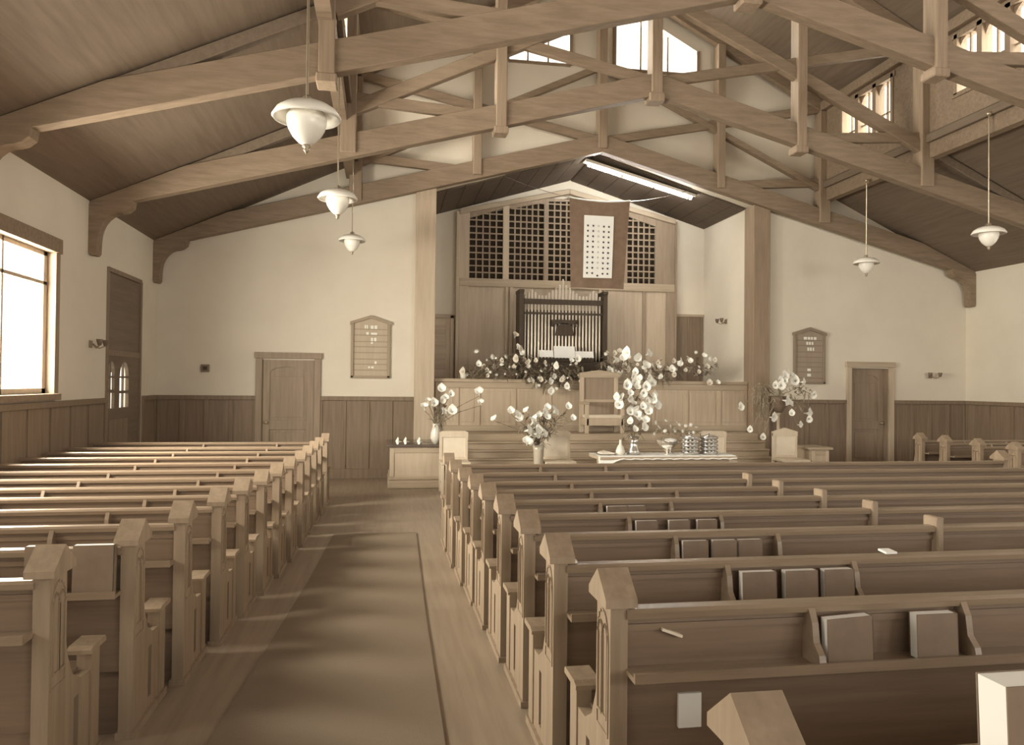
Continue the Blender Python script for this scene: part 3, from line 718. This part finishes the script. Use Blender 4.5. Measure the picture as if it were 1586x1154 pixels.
# potted plant inside the left end of the parapet
pp = thing('fern_pot', 'small fern pot on the left end of the choir parapet', 'plant', tuple(at(718, 588, 13.0)))
v = at(718, 588, 13.0); MB().lathe([(.001, 0), (.05, 0), (.065, .09), (.055, .09), (.001, .08)], (v.x, 13.0, 1.66), 14).build('pot', 'vasepale', pp, smooth=True)
foliage(pp, [(v.x, 13.0, 1.78)], 22, (.06, .04, .04), (.05, .1), (.01, .02), 'leafpale')

def vase(parent, x, y, z, prof, m='vase', n=16): MB().lathe(prof, (x, y, z), n).build('vase', m, parent, smooth=True)
# tall column of white lilies on the communion table
t = thing('lily_bouquet', 'tall column of white lilies in a vase on the communion table', 'flowers', (3.33, 9.95, TZ+.012))
vase(t, 3.33, 9.95, TZ+.012, [(.001, 0), (.09, 0), (.085, .05), (.06, .10), (.055, .16), (.075, .24), (.065, .24), (.045, .16), (.001, .05)], 'tray')
foliage(t, [(3.33, 9.97, z) for z in (.95, 1.1, 1.25, 1.4, 1.55, 1.68)], 26, (.13, .10, .08), (.08, .18), (.02, .04))
for (x, y) in [(975, 548), (990, 560), (998, 572), (985, 578), (978, 585), (992, 590), (1002, 586), (1000, 600), (985, 603), (975, 612), (990, 616), (1000, 622), (958, 615), (965, 622), (972, 618), (980, 630), (995, 632), (1005, 640), (985, 645), (978, 655), (990, 652), (1000, 655), (982, 668), (1008, 612), (1018, 618), (1012, 630), (994, 664), (960, 628), (970, 598), (1008, 596), (966, 560), (1004, 634), (988, 638), (976, 642), (996, 608), (983, 595)]:
    add_flower(t, at(x, y, 9.9-rnd(0, .14)), (rnd(-.9, .9), rnd(-1.2, -.4), rnd(-.2, .9)), rnd(.9, 1.35), LILY)
sv = thing('glass_vase', 'small glass flask beside the tall lily vase', 'vase', (3.14, 9.93, TZ+.012))
MB().lathe([(.001, 0), (.05, 0), (.065, .04), (.045, .1), (.018, .14), (.018, .2), (.012, .2), (.001, .02)], (3.14, 9.93, TZ+.012), 14).build('flask', 'vasepale', sv, smooth=True)
# bowl of blossoms at the right of the table
t = thing('blossom_bowl', 'spreading bowl of small pale blossoms behind the communion trays', 'flowers', (4.06, 10.6, 0))
MB().lathe([(.001, 0), (.16, 0), (.05, .03), (.03, .3), (.03, .62), (.06, .66), (.001, .66)], (4.06, 10.6, 0), 14).build('stand', 'oak', t, smooth=True)
MB().lathe([(.001, 0), (.06, 0), (.15, .09), (.16, .14), (.14, .13), (.001, .04)], (4.06, 10.6, .66), 16).build('bowl', 'vase', t, smooth=True)
foliage(t, [(3.9, 10.6, .88), (4.06, 10.6, .92), (4.25, 10.6, .90), (4.4, 10.6, .86)], 26, (.13, .1, .05), (.06, .13), (.015, .03), 'leafpale')
for (x, y) in [(1015, 655), (1031, 652), (1038, 660), (1020, 662), (1052, 658), (1062, 660), (1070, 658), (1078, 662), (1045, 668), (1057, 668), (1068, 672), (1030, 668), (1013, 672), (1074, 670), (1048, 655)]:
    add_flower(t, at(x, y, 10.5-rnd(0, .1)), (rnd(-.8, .8), rnd(-1, -.4), rnd(0, .9)), rnd(.6, .95), DAISY, 'blossom')
# calla bouquet next to the second chair
t = thing('calla_bouquet', 'wide calla bouquet in a tall vase between the first two chairs', 'flowers', (2.24, 11.0, 0))
MB().lathe([(.001, 0), (.10, 0), (.09, .03), (.05, .06), (.045, .25), (.07, .45), (.075, .62), (.09, .70), (.075, .70), (.001, .5)], (2.24, 11.0, 0), 16).build('vase', 'vase', t, smooth=True)
sp = [(791, 641), (798, 646), (818, 640), (822, 659), (840, 640), (846, 648), (836, 646), (853, 642), (831, 668), (812, 668), (820, 676), (826, 672), (838, 674), (816, 690), (828, 690), (880, 633), (887, 651), (768, 653), (848, 636), (832, 652), (808, 655), (826, 664)]
qs = [at(x, y, 10.95-rnd(0, .12)) for x, y in sp]
foliage(t, [(2.24, 11.0, .80), (2.3, 11.0, .95), (2.15, 11.0, .98), (2.42, 11.0, 1.05)], 34, (.16, .1, .1), (.08, .2), (.02, .045), 'leaf', [((2.24, 11, .7), q) for q in qs])
for q in qs: add_flower(t, q, (rnd(-.9, .9), rnd(-1.2, -.4), rnd(0, 1)), rnd(.95, 1.5), LILY)
# calla bouquet on the pedestal
t = thing('calla_bouquet', 'upright white calla bouquet in a pale jug on the left pedestal', 'flowers', (.80, 11.8, .66))
vase(t, .80, 11.8, .66, [(.001, 0), (.05, 0), (.085, .08), (.08, .16), (.05, .25), (.055, .30), (.045, .30), (.001, .1)], 'vasepale')
sp = [(684, 607), (682, 622), (690, 620), (670, 628), (663, 625), (676, 632), (685, 641), (700, 640), (658, 636), (743, 613), (745, 628), (697, 612)]
qs = [at(x, y, 11.75-rnd(0, .1)) for x, y in sp]
foliage(t, [(.82, 11.8, 1.02), (.85, 11.8, 1.15)], 22, (.09, .07, .09), (.1, .22), (.015, .03), 'leaf', [((.80, 11.8, .92), q) for q in qs])
for q in qs: add_flower(t, q, (rnd(-.6, .6), rnd(-1.2, -.4), rnd(.2, 1)), rnd(1.0, 1.6), LILY)
# loose flowers laid on the pedestal slab
for (x, y, lb) in ((622, 684, 'white calla lying at the left edge of the dark pedestal top'), (634, 683, 'white calla lying mid way along the dark pedestal top'), (655, 688, 'white calla hanging over the front of the pedestal top')):
    q = at(x, y, 11.68); q.z = .695; t = thing('cut_lily', lb, 'flower', tuple(q), 'loose callas on the pedestal')
    add_flower(t, q, (-.9, -.45, .05), 1.0, LILY, 'bloom'); MB().tube([q, q+Vector((.08, .06, -.02)), q+Vector((.2, .12, -.028))], .005, 5).build('stem', 'leaf', t)
# fern stand
t = thing('fern_stand', 'tall turned plant stand with trailing fern and lilies right of the chancel', 'plant', (6.57, 12.05, 0))
MB().lathe([(.001, 0), (.16, 0), (.15, .03), (.05, .06), (.03, .12), (.028, .6), (.045, .66), (.028, .72), (.026, 1.1), (.05, 1.14), (.001, 1.15)], (6.57, 12.05, 0), 14).build('stand', 'oak', t, smooth=True)
MB().lathe([(.001, 0), (.06, 0), (.10, .07), (.15, .13), (.15, .16), (.165, .18), (.165, .26), (.15, .28), (.001, .2)], (6.57, 12.05, 1.14), 18).build('bowl', 'basket', t, smooth=True)
foliage(t, [at(x, y, 12.0) for x, y in ((1195, 602), (1210, 596), (1225, 604), (1240, 604), (1180, 600), (1205, 610), (1222, 618), (1232, 628), (1244, 606))], 20, (.11, .09, .07), (.08, .18), (.015, .035), 'leafpale')
mb = MB()
for k in range(34):  # trailing fronds
    x0 = at(rnd(1168, 1190), rnd(596, 606), 12.0); L = rnd(.3, .75)
    for j in range(9):
        leafblades(mb, x0+Vector((rnd(-.03, .03), 0, -L*j/9)), (rnd(-1, 1), rnd(-.6, .2), -.6), .06, .014)
mb.build('trailing_fern', 'leafpale', t, kind='stuff')
sm = MB()
for (x, y) in [(1212, 585), (1206, 590), (1216, 592), (1232, 590), (1238, 592), (1201, 598), (1256, 610), (1212, 620), (1217, 628), (1226, 642), (1245, 640), (1252, 648), (1192, 646), (1235, 658), (1163, 665), (1183, 678), (1143, 632), (1208, 598), (1220, 584)]:
    q = at(x, y, 11.95-rnd(0, .12)); r_ = Vector((6.57, 12.02, 1.42)); mid = r_.lerp(q, .55)+Vector((0, 0, .12))
    sm.tube([r_, mid, q+Vector((0, .01, 0))], .004, 4)
    add_flower(t, q, (rnd(-.8, .8), -1, rnd(-.4, .7)), rnd(1.0, 1.6), LILY)

sm.build('stems', 'leafpale', t, kind='stuff')
# ------------------------------------------------------------------ service banner and its wire
YBN = 13.18
bn = thing('service_banner', 'dark bordered banner with white starred field hanging over the organ', 'banner', tuple(at(928, 310, YBN)))
def catmull(a, b, sag, n=10):
    a = Vector(a); b = Vector(b); return [a.lerp(b, i/n)-Vector((0, 0, sag*4*(i/n)*(1-i/n))) for i in range(n+1)]
pA, pB, pC, pD = at(780, 272, YBN), at(882, 306, YBN), at(976, 312, YBN), at(1072, 293, YBN)
topl = catmull(pB, pC, .045, 12)
bl, br_ = at(884, 445, YBN), at(966, 448, YBN)
mb = MB(); vs = []; nz = 8
for j in range(nz+1):
    for i in range(13):
        tp = topl[i]; bt = bl.lerp(br_, i/12); p = tp.lerp(bt, j/nz); p = p+Vector((0, .012*math.sin(i*1.1+j*.2), 0)); vs.append(p)
fs = [(j*13+i, j*13+i+1, (j+1)*13+i+1, (j+1)*13+i) for j in range(nz) for i in range(12)]
mb.add(vs, fs).build('cloth', 'banner', bn, smooth=True)
md = MB().tube([p+Vector((0, -.01, .01)) for p in topl], .014, 6); md.build('hanging_rod', 'white', bn, smooth=True)
fq = [at(905, 333, YBN-.03), at(951, 335.5, YBN-.03), at(947.5, 431, YBN-.03), at(903, 430, YBN-.03)]
fo = Vector((0, .006, 0))
MB().add([fq[0], fq[1], fq[2], fq[3]]+[p+fo for p in fq], [(0,1,2,3),(7,6,5,4),(0,4,5,1),(1,5,6,2),(2,6,7,3),(3,7,4,0)]).build('white_field', 'white', bn)
def star(c, r, m):
    vs = []
    for k in range(10):
        t = PI/2+k*PI/5; rr = r if k % 2 == 0 else r*.45; vs.append((c.x+rr*math.cos(t), c.y, c.z+rr*math.sin(t)))
    vs2 = [(a, b+.004, c_) for a, b, c_ in vs]
    MB().add(vs+vs2, [tuple(range(10)), tuple(range(19, 9, -1))]+[(i, (i+1) % 10, 10+(i+1) % 10, 10+i) for i in range(10)]).build('star', m, bn)
for i, u in enumerate((.13, .31, .49, .67, .84)):
    for j in range(10):
        if i == 2 and j == 9: continue
        f_ = (16+8.2*j+(.6 if i > 2 else 0))/97
        p = fq[0].lerp(fq[1], u).lerp(fq[3].lerp(fq[2], u), f_)-Vector((0, .006, 0))
        star(p, .025, 'star' if i != 2 else 'starpale')
p = fq[0].lerp(fq[1], .49).lerp(fq[3].lerp(fq[2], .49), .965)-Vector((0, .006, 0)); star(p, .025, 'star')
wr = MB().tube(catmull(pA+Vector((-1.1*.0, 0, 0)), pB, .03), .004, 4); wr.build('wire', 'tray', bn)
MB().tube(catmull(pC, pD, .04), .004, 4).build('wire', 'tray', bn)
# trough light under the chancel arch
tl = thing('trough_light', 'long sloping trough light under the right side of the chancel arch', 'light', tuple(at(1000, 268, 13.0)))
a_, b_ = at(913, 240, 13.0), at(1086, 296, 13.0)
a_.z = rec_top(a_.x)-.06; b_.z = rec_top(b_.x)-.06
MB().beam(a_+Vector((0, .36, .02)), b_+Vector((0, .36, .02)), .22, .03, side=(0, 1, -.0)).build('reflector', 'reflector', tl, .004)
MB().beam(a_+Vector((0, .24, .0)), b_+Vector((0, .24, .0)), .02, .05, side=(0, 1, 0)).build('reflector_lip', 'reflector', tl, .003)
MB().tube([a_.lerp(b_, .03)+Vector((0, .3, -.05)), a_.lerp(b_, .97)+Vector((0, .3, -.05))], .03, 8).build('tube_lamp', 'tube', tl, smooth=True)
for q in (.05, .33, .62, .94):
    p = a_.lerp(b_, q); MB().box(p.x-.015, p.x+.015, p.y+.27, p.y+.33, p.z-.085, p.z+.03).build('lamp_clip', 'lampmetal', tl)

# ------------------------------------------------------------------ hymn boards
def board(x0, x1, z0, z1, zap, lb, mt, cards, slats):
    b_ = thing('hymn_board', lb, 'board', ((x0+x1)/2, YB-.03, z0)); y = YB
    xc = (x0+x1)/2
    MB().prism([(x0+.02, z0+.02), (x1-.02, z0+.02), (x1-.02, z1), (xc, zap-.03), (x0+.02, z1)], 'y', y-.02, y-.002).build('backboard', mt[0], b_)
    for xa in (x0, x1-.045): MB().box(xa, xa+.045, y-.045, y-.002, z0, z1).build('frame_side', mt[1], b_, .004)
    MB().box(x0, x1, y-.045, y-.002, z0-.01, z0+.035).build('frame_bottom', mt[1], b_, .004)
    for s in (-1, 1):
        xe = x0-.015 if s < 0 else x1+.015
        MB().prism([(xe, z1-.02), (xc, zap-.05), (xc, zap), (xe, z1+.03)], 'y', y-.06, y-.002).build('frame_gable', mt[1], b_)
    for z in slats: MB().box(x0+.045, x1-.045, y-.034, y-.02, z, z+.014).build('slat', mt[1], b_)
    for (cx_, cz_, cw, ch) in cards: MB().box(cx_-cw/2, cx_+cw/2, y-.030, y-.024, cz_-ch/2, cz_+ch/2).build('card', 'card', b_)
mts = (mat('board_pale', (.46, .36, .235), (.52, .41, .27), .6, GZ, 3), mat('board_frame', (.36, .27, .17), None, .5))
zL = lambda yy: at(573, yy, YB).z
xLf = lambda xx: at(xx, 540, YB).x
cards = [(xLf(565.5), zL(506.5), .022, .06), (xLf(568.5), zL(506.5), .02, .06), (xLf(576), zL(507), .05, .055), (xLf(581.8), zL(507), .045, .06),
         (xLf(569), zL(517), .04, .05), (xLf(579), zL(517), .10, .035), (xLf(576), zL(528), .035, .10), (xLf(581), zL(526), .04, .06),
         (xLf(572), zL(569), .03, .03), (xLf(577), zL(569), .04, .03), (xLf(582), zL(562), .03, .05)]
slats = [zL(y) for y in (511, 520, 530, 538, 547, 557, 565, 574)]
board(-.535, .10, 1.655, 2.545, 2.685, 'pale wooden hymn board on the wall beside the left door', mts, cards, slats)
zR = lambda yy: at(1252, yy, YB).z
xRf = lambda xx: at(xx, 550, YB).x
cards = [(xRf(1246), zR(524.3), .06, .05), (xRf(1251.5), zR(524.3), .045, .05), (xRf(1256), zR(524.3), .035, .05), (xRf(1261), zR(524.3), .05, .05),
         (xRf(1249), zR(532), .035, .055), (xRf(1253), zR(532), .035, .055), (xRf(1257), zR(532), .03, .055), (xRf(1250.5), zR(541), .035, .06), (xRf(1254.5), zR(541), .035, .06), (xRf(1258.5), zR(541), .025, .06),
         (xRf(1252), zR(573), .065, .045), (xRf(1252), zR(581), .07, .05)]
slats = [zR(y) for y in (528, 536, 546, 554, 562, 569, 577, 586)]
mts2 = (mat('board_brown', (.33, .25, .165), (.37, .28, .19), .6, GZ, 3), mat('board_brown_frame', (.27, .20, .13), None, .5))
board(7.31, 7.93, 1.64, 2.53, 2.66, 'brown wooden hymn board on the wall above the fern stand', mts2, cards, slats)

# ------------------------------------------------------------------ pendant lamps
def pendant(x, y, zrim, R, lb, ztop):
    t = thing('pendant_lamp', lb, 'lamp', (x, y, zrim), 'opal glass pendant lamps on long rods'); k = R/.2
    sh = MB().lathe([(.03*k, .085*k), (.07*k, .088*k), (.13*k, .07*k), (.175*k, .04*k), (.2*k, .0), (.19*k, -.012*k), (.165*k, .022*k), (.12*k, .05*k), (.07*k, .065*k), (.03*k, .065*k)], (x, y, zrim), 28)
    sh.build('shade', 'lampglass', t, smooth=True)
    MB().lathe([(.001, .03*k), (.10*k, .03*k), (.115*k, 0), (.115*k, -.03*k), (.105*k, -.07*k), (.08*k, -.115*k), (.045*k, -.15*k), (.015*k, -.165*k), (.001, -.168*k)], (x, y, zrim), 24).build('bowl', 'lampglass', t, smooth=True)
    MB().lathe([(.001, -.16*k), (.022*k, -.162*k), (.026*k, -.172*k), (.012*k, -.18*k), (.02*k, -.19*k), (.008*k, -.205*k), (.001, -.215*k)], (x, y, zrim), 10).build('finial', 'lampmetal', t, smooth=True)
    MB().lathe([(.001, .13*k), (.016*k, .13*k), (.026*k, .115*k), (.018*k, .10*k), (.04*k, .088*k), (.04*k, .06*k), (.001, .05*k)], (x, y, zrim), 12).build('fitter', 'lampmetal', t, smooth=True)
    for q in range(3):
        a = q*2*PI/3+.5; MB().tube([(x, y, zrim+.13*k), (x+.035*k*math.cos(a), y+.035*k*math.sin(a), zrim+.12*k), (x+.035*k*math.cos(a), y+.035*k*math.sin(a), zrim+.085*k)], .004*k, 4).build('hook', 'lampmetal', t)
    MB().tube([(x, y, zrim+.12*k), (x, y, ztop)], .008, 6).build('rod', 'brass', t)
    MB().lathe([(.001, 0), (.04, -.0), (.035, -.03), (.01, -.05), (.001, -.05)], (x, y, ztop), 10).build('canopy', 'brass', t, smooth=True)
zt_ = side_roof(XCL)-.05
pendant(-.485, 4.85, 3.215, .21, 'large opal pendant lamp hanging nearest, at upper left', side_roof(-.6))
pendant(-.49, 8.1, 3.48, .205, 'opal pendant lamp, middle of the left hanging row', side_roof(-.6))
pendant(-.48, 11.5, 3.66, .20, 'small far pendant lamp of the left row against the plaster wall', side_roof(-.6))
pendant(7.71, 11.35, 3.60, .205, 'far right pendant lamp against the plaster above the right door', 4.96)
pendant(7.72, 8.8, 3.60, .205, 'pendant lamp at the right edge beneath the side roof', side_roof(7.8))

# ------------------------------------------------------------------ small wall fixtures
def wbox(p, s, lb, cat, m='dark', d=(0, -1, 0)):
    return None
t = thing('wall_box', 'small dark square box on the plaster left of the left door', 'box', (-2.80, YB-.02, 1.78))
MB().box(-2.86, -2.74, YB-.05, YB-.001, 1.72, 1.84).build('case', 'wains', t, .006); MB().box(-2.83, -2.77, YB-.06, YB-.05, 1.75, 1.81).build('dial', 'dark', t)
def sconce(x, y, z, nx, ny, lb):
    t = thing('wall_sconce', lb, 'sconce', (x, y, z)); n = Vector((nx, ny, 0)); s = Vector((-ny, nx, 0)); c = Vector((x, y, z))
    MB().beam(c-s*.05, c+s*.05, .09, .02, side=(0, 0, 1)).build('back_plate', 'lampmetal', t, .004)
    for k in (-1, 1):
        a = c+n*.03; b = c+n*.14+s*.10*k+Vector((0, 0, -.02)); 
        MB().tube([a, (a+b)/2+Vector((0, 0, -.04)), b], .008, 6).build('arm', 'lampmetal', t)
        MB().lathe([(.001, 0), (.02, 0), (.035, .05), (.04, .075), (.033, .075), (.001, .03)], b, 10).build('shade', 'ceil', t, smooth=True)
sconce(XL, 10.14, 2.02, 1, 0, 'dark two-arm wall sconce left of the side entrance')
sconce(10.08, YB, 1.81, 0, -1, 'small two-arm sconce on the plaster right of the right door')
sconce(REC1, 13.93, 2.82, -1, 0, 'small two-arm sconce on the right wall of the chancel')

# ------------------------------------------------------------------ pews
def ogive(mb, x, s, yc, z0, z1, hw, t=.006, bar=.008):
    """raised tracery outline on a face at x facing s"""
    a, b = sorted((x, x+s*t))
    mb.box(a, b, yc-hw, yc-hw+bar, z0, z1-hw*1.6); mb.box(a, b, yc+hw-bar, yc+hw, z0, z1-hw*1.6); mb.box(a, b, yc-hw, yc+hw, z0-bar, z0)
    n = 5
    for sd in (-1, 1):
        pp_ = [(yc+sd*hw*math.cos(i/n*PI/2), z1-hw*1.6+hw*1.6*math.sin(i/n*PI/2)) for i in range(n+1)]
        for (p, q), (r, t_) in zip(pp_[:-1], pp_[1:]): mb.prism([(p, q), (r, t_), (r, t_-bar*1.3), (p-sd*bar, q)], 'x', a, b)
def pew_end(pw, x, y, f, face, lit):
    """post at the rear, low front with arm block; x = aisle face, the panel extends away from it"""
    s = face     # outward direction of the aisle face
    xa, xb = sorted((x, x-s*.055)); me = lit
    e = MB().box(xa, xb, y, y+.145, f, f+.835)
    xa2, xb2 = sorted((x-s*.006, x-s*.048))
    prof_top = [(y+.145, .60), (y+.17, .46), (y+.21, .39), (y+.27, .355), (y+.33, .34), (y+.37, .36), (y+.37, .05), (y+.145, .05)]
    # lower panel with a lancet slot cut through
    y0, y1 = y+.145, y+.49
    e.box(xa2, xb2, y0, y0+.10, f, f+.36); e.box(xa2, xb2, y0+.145, y1, f, f+.36); e.box(xa2, xb2, y0+.10, y0+.145, f, f+.08); e.box(xa2, xb2, y0+.10, y0+.145, f+.31, f+.36)
    e.prism([(y0, f+.36), (y0+.24, f+.36), (y0+.16, f+.365), (y0+.08, f+.41), (y0+.03, f+.50), (y0, f+.64)], 'x', xa2, xb2)
    e.box(xa, xb, y1-.09, y1, f, f+.44)
    e.box(min(xa, xb)-.01, max(xa, xb)+.01, y-.01, y1+.01, f, f+.035)
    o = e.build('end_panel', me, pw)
    # gabled cap, ridge across the post
    ca, cb = (xa-.022, xb+.022)
    MB().prism([(y-.025, f+.825), (y-.025, f+.85), (y+.072, f+.925), (y+.17, f+.85), (y+.17, f+.825)], 'x', ca, cb).build('post_cap', me, o)
    MB().prism([(y1-.15, f+.44), (y1-.15, f+.455), (y1-.12, f+.465), (y1+.01, f+.465), (y1+.02, f+.455), (y1+.02, f+.44)], 'x', xa-.018, xb+.018).build('arm_block', me, o)
    tr = MB(); ogive(tr, x, s, y+.05, f+.48, f+.76, .028); ogive(tr, x, s, y+.10, f+.48, f+.76, .028); ogive(tr, x, s, y+.075, f+.43, f+.80, .062, .004)
    tr.build('tracery', me, o)
def pew(xa, xb, y, lb, group, left_end=True, right_end=True, racks=(), endm='pewend', mid=()):
    f = fz(y+.2); p = thing('pew', lb, 'pew', ((xa+xb)/2, y, f), group)
    if left_end: pew_end(p, xa, y, f, -1, endm)
    if right_end: pew_end(p, xb, y, f, 1, endm)
    a = xa+(.05 if left_end else 0); b = xb-(.05 if right_end else 0)
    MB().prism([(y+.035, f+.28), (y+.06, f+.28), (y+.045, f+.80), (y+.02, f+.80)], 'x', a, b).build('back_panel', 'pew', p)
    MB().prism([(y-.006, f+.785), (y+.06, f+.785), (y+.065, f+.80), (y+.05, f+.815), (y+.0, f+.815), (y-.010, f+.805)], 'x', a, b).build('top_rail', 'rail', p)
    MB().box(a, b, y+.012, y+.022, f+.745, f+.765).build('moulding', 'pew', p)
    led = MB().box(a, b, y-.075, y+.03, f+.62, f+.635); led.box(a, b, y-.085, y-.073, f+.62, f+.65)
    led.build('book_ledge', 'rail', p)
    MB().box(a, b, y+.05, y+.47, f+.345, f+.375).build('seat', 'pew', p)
    MB().box(a, b, y+.44, y+.465, f+.25, f+.345).build('seat_apron', 'pew', p)
    MB().box(a, b, y+.06, y+.08, f+.0, f+.28).build('lower_back', 'pew', p)
    for x in racks:
        MB().prism([(y+.03, f+.635), (y-.08, f+.635), (y-.07, f+.67), (y-.04, f+.70), (y-.03, f+.76), (y-.008, f+.80), (y+.02, f+.80)], 'x', x-.011, x+.011).build('rack_bracket', 'rail', p)
    for x in mid:
        MB().box(x-.02, x+.02, y-.02, y+.09, f+.60, f+.86).build('divider', 'pewend', p, .006)
    return p
ORD = ['nearest', 'second', 'third', 'fourth', 'fifth', 'sixth', 'seventh', 'eighth', 'ninth', 'tenth', 'eleventh', 'twelfth', 'thirteenth']
# books
def book(x, yl, f, wd, ht, lb, tilt=.18, th=.03, group='hymnals in the pew racks', drop=0):
    """hymnal standing on the ledge whose wall side is at y=yl, leaning back"""
    t = thing('hymnal', lb, 'book', (x, yl, f), group)
    def sh(mb, dy=0):
        out = []
        for vx, vy, vz in mb.v:
            out.append((x+vx, yl-.012-tilt*.0+(vy)+ (vz)*tilt*.25, f+vz+vx*drop))
        mb.v = out; return mb
    sh(MB().box(-wd/2, wd/2, -th, -th+.003, 0, ht)).build('cover', 'cover', t)
    sh(MB().box(-wd/2, wd/2, -.003, 0, 0, ht)).build('cover', 'cover', t)
    sh(MB().box(wd/2-.003, wd/2, -th, 0, 0, ht)).build('spine', 'cover', t)
    sh(MB().box(-wd/2+.001, wd/2-.005, -th+.004, -.004, .002, ht-.001)).build('pages', 'paper', t)
# left bank
LY = [2.9, 3.5, 4.12, 4.75, 5.33, 5.92, 6.45, 7.0, 7.6, 8.2, 8.8, 9.35, 10.1]
LXs = [-1.13, -1.035, -.98, -.93, -.896, -.86, -.82, -.785, -.752, -.742, -.727, -.716, -.70]
for k, y in enumerate(LY):
    xe = LXs[k]
    pew(XL+.06, xe, y, '%s pew of the left bank, %s' % (ORD[k], 'its capped end at the left picture edge' if k == 0 else ('dark backed, counted from the camera' if k < 12 else 'farthest row before the left door')), 'pews left of the aisle', False, True,
        [xe-.62, xe-1.5], 'pewend', [])
# centre bank
CYs = [1.215, 2.25, 2.9, 3.58, 4.22, 4.84, 5.43, 6.02, 6.62, 7.27]
CXs = [.635, .685, .656, .664, .655, .643, .637, .62, .60, .597]
racks = {k: [at(a, 900, CYs[k]-.03).x, at(b, 900, CYs[k]-.03).x] for k, a, b in ((1, 1263, 1500), (2, 1130, 1327), (3, 1048, 1207), (4, 975, 1118), (5, 930, 1040))}; racks[0] = [.95, 1.04]
mids = {k: [at(px, 780, CYs[k]).x] for k, px in ((3, 1453), (4, 1353), (5, 1275), (6, 1208), (7, 1160))}
for k, y in enumerate(CYs):
    pew(CXs[k], 6.62, y, '%s pew of the centre bank, %s' % (ORD[k], 'cut by the bottom edge' if k == 0 else ('with a carved capped end beside the aisle' if k < 9 else 'foremost row before the communion table')), 'pews right of the aisle', True, True,
        racks.get(k, [1.5, 2.15]), 'pewend', mids.get(k, []))
# right bank
RY = [8.42, 9.03, 9.64, 10.15]
for k, y in enumerate(RY):
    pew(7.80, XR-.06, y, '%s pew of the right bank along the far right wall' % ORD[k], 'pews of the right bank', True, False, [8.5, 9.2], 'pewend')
# books at the places the photograph shows, grouped by row
def at_row(px, y): # x of a pixel column on the plane of the rack
    return at(px, 880, y-.03).x
BK = {1: [(1311, .155, .175), (1445, .145, .175)], 2: [(1173, .145, .17), (1238, .14, .165), (1296, .13, .16)],
      3: [(1076, .13, .165), (1121, .125, .165), (1161, .125, .165)], 4: [(1001, .13, .16), (1051, .125, .16), (1094, .12, .16)],
      5: [(955, .14, .16), (985, .12, .16)]}
pos = {2: ['left', 'right'], 3: ['left', 'middle', 'right']}
for k, lst in BK.items():
    y = CYs[k]; f = fz(y+.2)+.637
    for i, (px, wd, ht) in enumerate(lst):
        book(at_row(px, y), y-.006, f, wd, .14, '%s hymnal in the rack on the %s pew of the centre bank' % (pos[len(lst)][i], ORD[k]), .2, .04 if k < 3 else .032, drop=.05 if (k, i) == (1, 0) else 0)
y = CYs[1]; f = fz(CYs[0])
book(at(1575, 1090, CYs[0]).x, CYs[0]-.006, fz(CYs[0]+.2)+.637, .17, .33, 'tall pale hymnal standing in the rack of the nearest centre pew at the right edge', .2, .07)
v = at(1072, 1100, CYs[1])
cd = tag(MB().box(v.x-.037, v.x+.037, CYs[1]+.016, CYs[1]+.04, .54, .645).build('card', 'paper'), 'upright white card on the pew back near the bottom edge', 'card')
# small papers lying on rails and ledges
def slip(px, py, yr, wd, lb, dz=.0, m='paper', z=None):
    f = fz(yr+.2); zz = f+.822 if z is None else f+z; q = at(px, py, yr); 
    tag(MB().add([(q.x-wd/2, yr-.005, zz), (q.x+wd/2, yr-.005, zz), (q.x+wd/2, yr+.05, zz+.004), (q.x-wd/2, yr+.05, zz+.004),
                  (q.x-wd/2, yr-.005, zz+.008), (q.x+wd/2, yr-.005, zz+.008), (q.x+wd/2, yr+.05, zz+.012), (q.x-wd/2, yr+.05, zz+.012)],
                 [(0,3,2,1),(4,5,6,7),(0,1,5,4),(1,2,6,5),(2,3,7,6),(3,0,4,7)]).build('paper_slip', m), lb, 'paper', 'papers left on the pews')
slip(888, 861, CYs[2], .03, 'tiny folded white slip on the third centre pew near its aisle end')
slip(1380, 848, CYs[2], .05, 'crumpled white slip on the top rail of the third centre pew')
for i, (px, y_, wd) in enumerate(((148, LY[1], .16), (66, LY[1], .12))):
    q = at(px, 838, y_-.03); book(q.x, y_-.006, fz(y_+.2)+.637, wd, .20, '%s hymnal with white page edges on the second left pew' % ('right' if i == 0 else 'left'), .2, .04)
for px, k, wd in ((382, 6, .17), (315, 5, .14), (350, 5, .11), (345, 7, .12), (300, 4, .12)):
    pass
q = at(1040, 983, CYs[1]); t = tag(MB().prism([(q.x-.03, q.z+.012), (q.x+.035, q.z-.012), (q.x+.037, q.z-.004), (q.x-.028, q.z+.020)], 'y', CYs[1]-.0, CYs[1]+.032).build('pencil_stub', 'chairpanel'), 'small pale stub on the back of the second centre pew', 'pencil')
